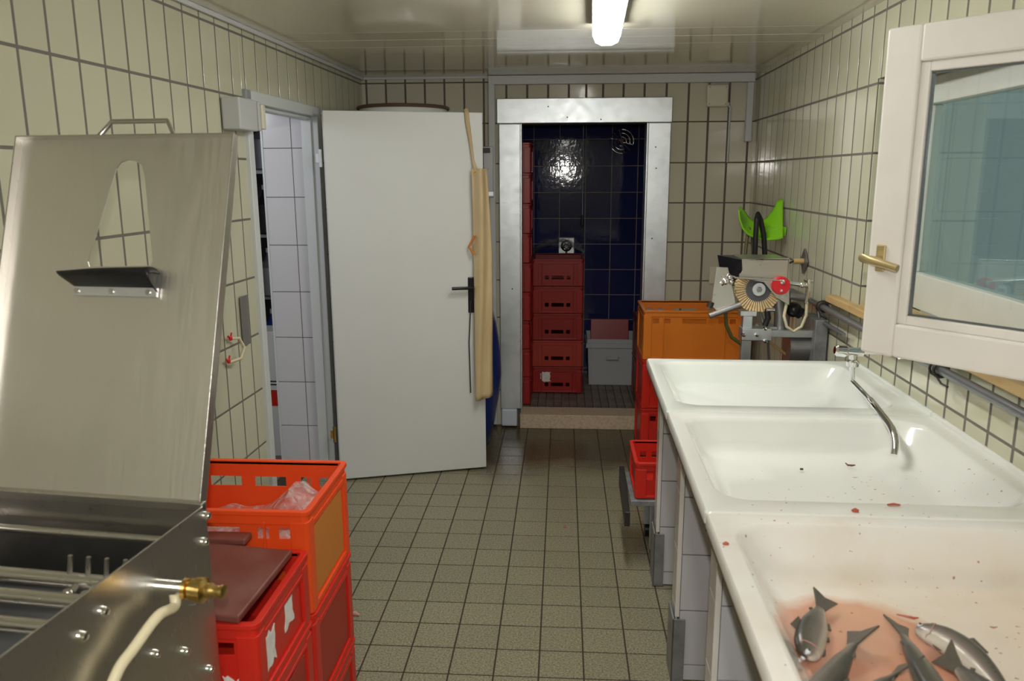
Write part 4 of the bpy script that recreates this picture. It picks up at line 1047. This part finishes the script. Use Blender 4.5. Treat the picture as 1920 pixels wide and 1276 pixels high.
# ------------------------------------------------------------------ steel machine on the left, lid open
e = Vector((.9947, -.1027, 0)); ang = math.atan2(e.y, e.x)
MR = Vector((-.693, 1.408, 0))           # right rear corner; local x runs left to right (negative inside), y towards the back
mc = thing('plucking_machine', 'stainless steel washing machine with tank and open lid at left', 'machine', MR, ang)
RZ = 1.05; WW = .52; DD = .86
MB().prism([(0, .12), (0, RZ), (-DD, RZ), (-DD, .12)], -.003, .0, lambda u, v, n: (n, u, v)).build('side_plate', 'steel', mc, .001)
MB().prism([(0, .12), (0, RZ), (-DD, RZ), (-DD, .12)], -WW, -WW-.003, lambda u, v, n: (n, u, v)).build('side_plate', 'steel', mc, .001)
MB().box(-WW, -.003, -.003, 0, .12, RZ-.002).build('rear_plate', 'steel', mc)
MB().box(-WW, -.003, -DD, -DD+.003, .12, RZ-.10).build('front_plate', 'steel', mc)
MB().box(-WW, -.003, -DD, 0, .55, .56).build('tank_floor', 'steel', mc)
MB().box(-WW-.0, -.0, -.012, .004, RZ-.012, RZ+.006).build('hinge_rail', 'steel', mc, .002)
for x in (-WW+.03, -.03):
    for y_ in (-DD+.03, -.03): MB().box(x-.02, x+.02, y_-.02, y_+.02, 0, .55).build('leg', 'steel', mc, .002)
# bars and finger shafts inside
for y_, z, r in ((-.035, .985, .008), (-.12, .93, .010)):
    MB().cyl((-WW+.004, y_, z), (-.003, y_, z), r, 14).build('cross_bar', 'steel', mc, smooth=True)
MB().box(-WW+.005, -.005, -.11, -.10, .62, .93).build('baffle', 'pipe', mc)
for j, (y_, z) in enumerate(((-.185, .975), (-.235, .965), (-.285, .945))):
    shf = MB().cyl((-WW+.004, y_, z), (-.02, y_, z), .013, 14).build('shaft', 'steel', mc, smooth=True)
    fg = MB()
    for i in range(13):
        x = -WW+.035+.036*i
        if j == 0 and i > 8: fg.tube([(x, y_, z), (x+.004, y_+.004, z+.045)], [.005, .004], 8); fg.tube([(x+.02, y_, z), (x+.02, y_-.04, z-.02)], [.007, .006], 8); fg.ball((x+.018, y_-.03, z-.012), .012, 10)
    fg.build('finger_row', 'steel', shf, smooth=True)
# bolts on the side plate, brass coupling, hose
def plate_pt(px, py):
    """local (y, z) on the outer side plate"""
    d = (px-960)/FPX*CR+(py-638)/FPX*CD+CF
    n = e; s = (MR-CAM).dot(n)/d.dot(n); w_ = CAM+d*s-MR
    f = Vector((-e.y, e.x, 0)); return w_.dot(f), w_.z+0.0
for px, py in ((380, 1015), (190, 1145), (150, 1192), (288, 1225), (344, 1220), (390, 1253), (384, 966)):
    a, b = plate_pt(px, py)
    if a > -.004: a = -.012
    MB().lathe([(.002, .012), (.006, .011), (.0085, .006), (.009, 0)], c=(0, a, b), n=14, axis='X').build('bolt', 'chrome', mc, smooth=True)
a, b = plate_pt(296, 1098)
cp = MB().tube([(0, a, b), (.055, a, b), ], .014, 18).build('inlet_pipe', 'chrome', mc, smooth=True)
cb = MB().lathe([(.011, .050), (.019, .052), (.019, .060), (.014, .062), (.014, .066), (.020, .067), (.020, .074), (.022, .076), (.022, .090), (.013, .094), (.013, .104), (.010, .108), (.010, .120), (.012, .121), (.012, .126), (.008, .127)], c=(0, a, b), n=24, axis='X').build('brass_coupling', 'brass', mc, smooth=True)
MB().tube([(.055, a-.01, b-.012), (.058, a-.004, b-.03), (.062, a+.01, b-.036), (.068, a+.012, b-.028), (.07, a+.0, b-.02)], .0012, 6).build('wire_tie', 'dull', mc)
a2, b2 = plate_pt(190, 1262)
hk = [(.030, a, b-.004), (.036, a-.010, b-.03), (.035, a+(a2-a)*.35, b+(b2-b)*.34), (.028, a+(a2-a)*.7, b+(b2-b)*.70), (.026, a2, b2), (.024, a2-.03, b2-.06), (.022, a2-.04, b2-.3)]
hs_ = []
for i in range(len(hk)-1):
    p0, p1, p2, p3 = [Vector(hk[max(0, min(len(hk)-1, i+q))]) for q in (-1, 0, 1, 2)]
    for q in range(6):
        f = q/6; hs_.append(.5*((2*p1)+(p2-p0)*f+(2*p0-5*p1+4*p2-p3)*f*f+(3*p1-p0-3*p2+p3)*f**3))
MB().tube(hs_+[Vector(hk[-1])], .0095, 12).build('hose', 'cream_hose', mc, smooth=True)
# lid, leaning back; local frame: u along the lid (0 left .. WL right), h up the lid
WL, LH, TA = .505, .742, .32
ld_o = Vector((-WL-.002, .006, RZ+.004))
up = Vector((0, math.sin(TA), math.cos(TA))); nf = Vector((0, -math.cos(TA), math.sin(TA)))
def LP(u, h, n=0.): return ld_o+Vector((u, 0, 0))+up*h+nf*n
def lid_hole():
    """teardrop opening: outline in (u, h)"""
    q = [(240, 300), (228, 304), (219, 316), (210, 345), (165, 490), (168, 500), (283, 498), (287, 488), (272, 330), (266, 310), (255, 302)]
    r = []
    for px, py in q:
        d = (px-960)/FPX*CR+(py-638)/FPX*CD+CF
        Rz = Matrix.Rotation(ang, 3, 'Z'); nW = Rz @ nf; oW = MR+Rz @ ld_o
        s = (oW-CAM).dot(nW)/d.dot(nW); w_ = Rz.transposed() @ (CAM+d*s-oW)
        r.append((w_.x, w_.dot(up)))
    return r
hole = lid_hole()
bm = bmesh.new()
def loop(pts, n): return [bm.verts.new(LP(u, h, n)) for u, h in pts]
outer = [(0, 0), (WL, 0), (WL, LH), (0, LH)]
vo = loop(outer, 0); vh = loop(hole, 0)
ed = [bm.edges.new((vo[i], vo[(i+1) % 4])) for i in range(4)] + [bm.edges.new((vh[i], vh[(i+1) % len(vh)])) for i in range(len(vh))]
bmesh.ops.triangle_fill(bm, use_beauty=True, edges=ed)
bmesh.ops.recalc_face_normals(bm, faces=bm.faces)
me = bpy.data.meshes.new('lid'); bm.to_mesh(me); bm.free(); me.materials.append(M['steel_lid'])
lid = bpy.data.objects.new('lid', me); COL.objects.link(lid); lid.parent = mc
md = lid.modifiers.new('s', 'SOLIDIFY'); md.thickness = .003; md.offset = 0
# folded edges of the lid
fe_ = MB()
def lidbox(mb, u0, u1, h0, h1, n0, n1):
    vs = [LP(u, h, n) for n in (n0, n1) for h in (h0, h1) for u in (u0, u1)]
    mb.add(vs, [(0, 2, 3, 1), (4, 5, 7, 6), (0, 1, 5, 4), (2, 6, 7, 3), (0, 4, 6, 2), (1, 3, 7, 5)])
lidbox(fe_, 0, WL, LH-.003, LH, -.002, .022); lidbox(fe_, 0, .003, 0, LH, -.002, .022); lidbox(fe_, WL-.003, WL, 0, LH, -.002, .022)
fe_.build('lid_flange', 'steel', lid, .001)
hd = MB().tube([LP(.165, LH-.01, -.004), LP(.168, LH+.002, -.012), LP(.200, LH+.042, -.014), LP(.330, LH+.042, -.014), LP(.352, LH+.005, -.012), LP(.354, LH-.01, -.004)], .0055, 12).build('lid_handle', 'steel', lid, smooth=True)
x_ = MB(); lidbox(x_, .235, .262, LH-.01, LH+.008, -.012, -.002); x_.build('lid_catch', 'steel', lid, .001)
# rubber flap with aluminium strip
def lid_uv(px, py):
    d = (px-960)/FPX*CR+(py-638)/FPX*CD+CF
    Rz = Matrix.Rotation(ang, 3, 'Z'); nW = Rz @ nf; oW = MR+Rz @ ld_o
    s = (oW-CAM).dot(nW)/d.dot(nW); w_ = Rz.transposed() @ (CAM+d*s-oW); return w_.x, w_.dot(up)
(ua0, ha0), (ua1, ha1) = lid_uv(145, 555), lid_uv(301, 541)
x_ = MB(); lidbox(x_, ua0, ua1, ha0, ha1, .004, .012); stp = x_.build('clamp_strip', 'aluminium', lid, .001)
for f_ in (.04, .46, .90):
    u_ = ua0+(ua1-ua0)*f_; x_ = MB()
    x_.tube([LP(u_, (ha0+ha1)/2, .011), LP(u_, (ha0+ha1)/2, .015)], .0055, 12); x_.build('screw', 'steel', stp, smooth=True)
def flap(i, j):
    s_ = ua0-.024*j**2*(1-i)**6+(ua1-ua0)*i
    bul = .5+.5*math.sin(math.pi*min(1, i*1.15))
    hh = ha1+.036*math.sin(j*math.pi*.55)*(.65+.45*i) - (0.010 if i > .97 else 0)
    n_ = .008+.050*math.sin(j*math.pi)*(.5+.5*bul)+.02*j*(1-i)
    return LP(s_, hh, n_)
MB().grid(flap, 24, 12).build('rubber_flap', 'black', lid, smooth=True, solid=.003)

# ------------------------------------------------------------------ fish
def fish(label, pix, z, width, back_up, flip=1, taper_head=True, fin_px=None, seed=0):
    """pix: head to tail-root pixels on the basin floor; back_up: 0 lies flat on its side .. 1 back upwards"""
    rnd = random.Random(seed)
    K = [at(px, py, 'Z', z+.022+dz) for px, py, dz in pix]
    # resample
    def cat(p0, p1, p2, p3, s): return .5*((2*p1)+(p2-p0)*s+(2*p0-5*p1+4*p2-p3)*s*s+(3*p1-p0-3*p2+p3)*s**3)
    pts = []
    for i in range(len(K)-1):
        p0 = K[max(0, i-1)]; p3 = K[min(len(K)-1, i+2)]
        for s in range(10): pts.append(cat(p0, K[i], K[i+1], p3, s/10))
    pts.append(K[-1]); n = len(pts)
    org = pts[n//2].copy()
    mb = MB(); nv = 18; dv = []; frames = []
    for i, p in enumerate(pts):
        s = i/(n-1)
        tg = (pts[min(i+1, n-1)]-pts[max(i-1, 0)]).normalized()
        side = tg.cross(Vector((0, 0, 1))).normalized()
        upv = side.cross(tg).normalized()
        D_ = (side*flip*math.cos(back_up*math.pi/2)+upv*math.sin(back_up*math.pi/2)).normalized()   # dorsal direction
        T_ = tg.cross(D_).normalized()
        prof = [(0, .10), (.03, .34), (.08, .55), (.16, .78), (.28, .95), (.42, 1.0), (.58, .92), (.74, .66), (.88, .40), (1, .30)]
        for (a, b), (c_, d_) in zip(prof[:-1], prof[1:]):
            if a <= s <= c_: hh = b+(d_-b)*(s-a)/(c_-a)
        H_ = width*hh/2; T2 = H_*(.62 if s < .8 else .62-.35*(s-.8)/.2)
        frames.append((p, tg, D_, T_, H_, T2))
        for k in range(nv):
            a = 2*math.pi*k/nv
            mb.v.append(tuple(p+D_*H_*math.sin(a)+T_*T2*math.cos(a)-org)); dv.append(.5+.5*math.sin(a)*(1 if s > .12 else .8))
    mb.f += [(i*nv+k, i*nv+(k+1) % nv, (i+1)*nv+(k+1) % nv, (i+1)*nv+k) for i in range(n-1) for k in range(nv)]
    mb.f += [tuple(range(nv)), tuple(range((n-1)*nv, n*nv))]
    f = thing('trout', label, 'fish', org)
    body = mb.build('body', 'fish', f, smooth=True)
    at_ = body.data.attributes.new('dv', 'FLOAT', 'POINT')
    for i, v_ in enumerate(dv): at_.data[i].value = v_
    # tail fin
    p, tg, D_, T_, H_, T2 = frames[-1]; p = p-org
    tl = width*.95; fw = width*.46
    pf = [p+D_*H_*.9-tg*.006, p+D_*fw*.62+tg*tl*.45, p+D_*fw*1.0+tg*tl, p+D_*fw*.45+tg*tl*.90, p+tg*tl*.80, p-D_*fw*.45+tg*tl*.90, p-D_*fw*1.0+tg*tl, p-D_*fw*.62+tg*tl*.45, p-D_*H_*.9-tg*.006]
    mb = MB(); m_ = len(pf); mb.add([q+T_*.0016 for q in pf]+[q-T_*.0016 for q in pf], [tuple(range(m_)), tuple(range(m_, 2*m_))]+[(i, (i+1) % m_, m_+(i+1) % m_, m_+i) for i in range(m_)])
    mb.build('tail_fin', 'fin', f)
    def fin(i0, i1, sgn, h, sweep, name):
        a, b = frames[int(i0*(n-1))], frames[int(i1*(n-1))]
        A_ = a[0]-org+a[2]*a[4]*sgn*.92; B_ = b[0]-org+b[2]*b[4]*sgn*.92
        q = [A_, A_+a[2]*sgn*h+a[1]*sweep*.6, B_+b[2]*sgn*h*.55+b[1]*sweep, B_]
        mb = MB(); mb.add([x+a[3]*.0014 for x in q]+[x-a[3]*.0014 for x in q], [(0, 1, 2, 3), (4, 5, 6, 7)]+[(i, (i+1) % 4, 4+(i+1) % 4, 4+i) for i in range(4)]); mb.build(name, 'fin', f)
    fin(.42, .56, 1, width*.24, width*.15, 'dorsal_fin'); fin(.80, .84, 1, width*.10, width*.08, 'adipose_fin')
    fin(.68, .76, -1, width*.17, width*.15, 'anal_fin'); fin(.24, .30, -1, width*.16, width*.35, 'pectoral_fin'); fin(.50, .55, -1, width*.14, width*.2, 'pelvic_fin')
    # eyes and gill arcs on both flanks
    for sg in (-1, 1):
        a = frames[int(.075*(n-1))]; q = a[0]-org+a[2]*a[4]*.25+a[3]*sg*a[5]*.80
        ey = MB().ball(q, width*.085, 12).build('eye', 'eye', f, smooth=True)
        MB().ball(q+a[3]*sg*width*.05, width*.05, 10).build('pupil', 'blackp', ey, smooth=True)
        g = []
        for k in range(9):
            th = -1.25+2.3*k/8; b = frames[int((.205-.03*math.cos(th*1.2)+.02)*(n-1))] if False else frames[min(n-1, int((.17+.05*math.cos(th))*(n-1)))]
            g.append(b[0]-org+b[2]*b[4]*math.sin(th)*1.0+b[3]*sg*b[5]*math.cos(th)*1.02)
        MB().tube(g, width*.018, 6).build('gill_edge', 'gill', f, smooth=True)
        a0_, a1_ = frames[0], frames[int(.10*(n-1))]
        MB().tube([a0_[0]-org+a0_[3]*sg*a0_[5], a1_[0]-org-a1_[2]*a1_[4]*.45+a1_[3]*sg*a1_[5]*.86], width*.012, 6).build('jaw_line', 'gill', f, smooth=True)
    return f
fish('short dark trout at the left of the fish pile, head towards the viewer', [(1514, 1232, .0), (1517, 1205, .0), (1530, 1165, .0), (1539, 1140, 0)], zf, .056, .30, -1, seed=1)
fish('trout pointing its forked tail up beside the leftmost fish', [(1490, 1390, .004), (1525, 1320, .004), (1563, 1260, .004), (1599, 1207, .002)], zf, .066, .35, 1, seed=2)
fish('trout in the middle of the pile, tail towards the far rim', [(1815, 1400, .02), (1768, 1320, .02), (1722, 1240, .014), (1694, 1190, .006)], zf, .054, .3, -1, seed=3)
fish('silvery trout with pale head at upper right of the pile, curving away', [(1716, 1178, .004), (1775, 1200, .004), (1840, 1250, .004), (1905, 1330, .004)], zf, .058, .1, -1, seed=4)
fish('dark trout at the bottom edge, partly under the middle fish', [(1510, 1400, .02), (1570, 1345, .02), (1635, 1298, .018), (1680, 1262, .016)], zf, .058, .5, 1, seed=5)
fish('dark finned trout lying on top of the pale-headed one', [(1930, 1400, .03), (1880, 1345, .03), (1832, 1290, .028), (1796, 1252, .024)], zf, .055, .6, 1, seed=6)
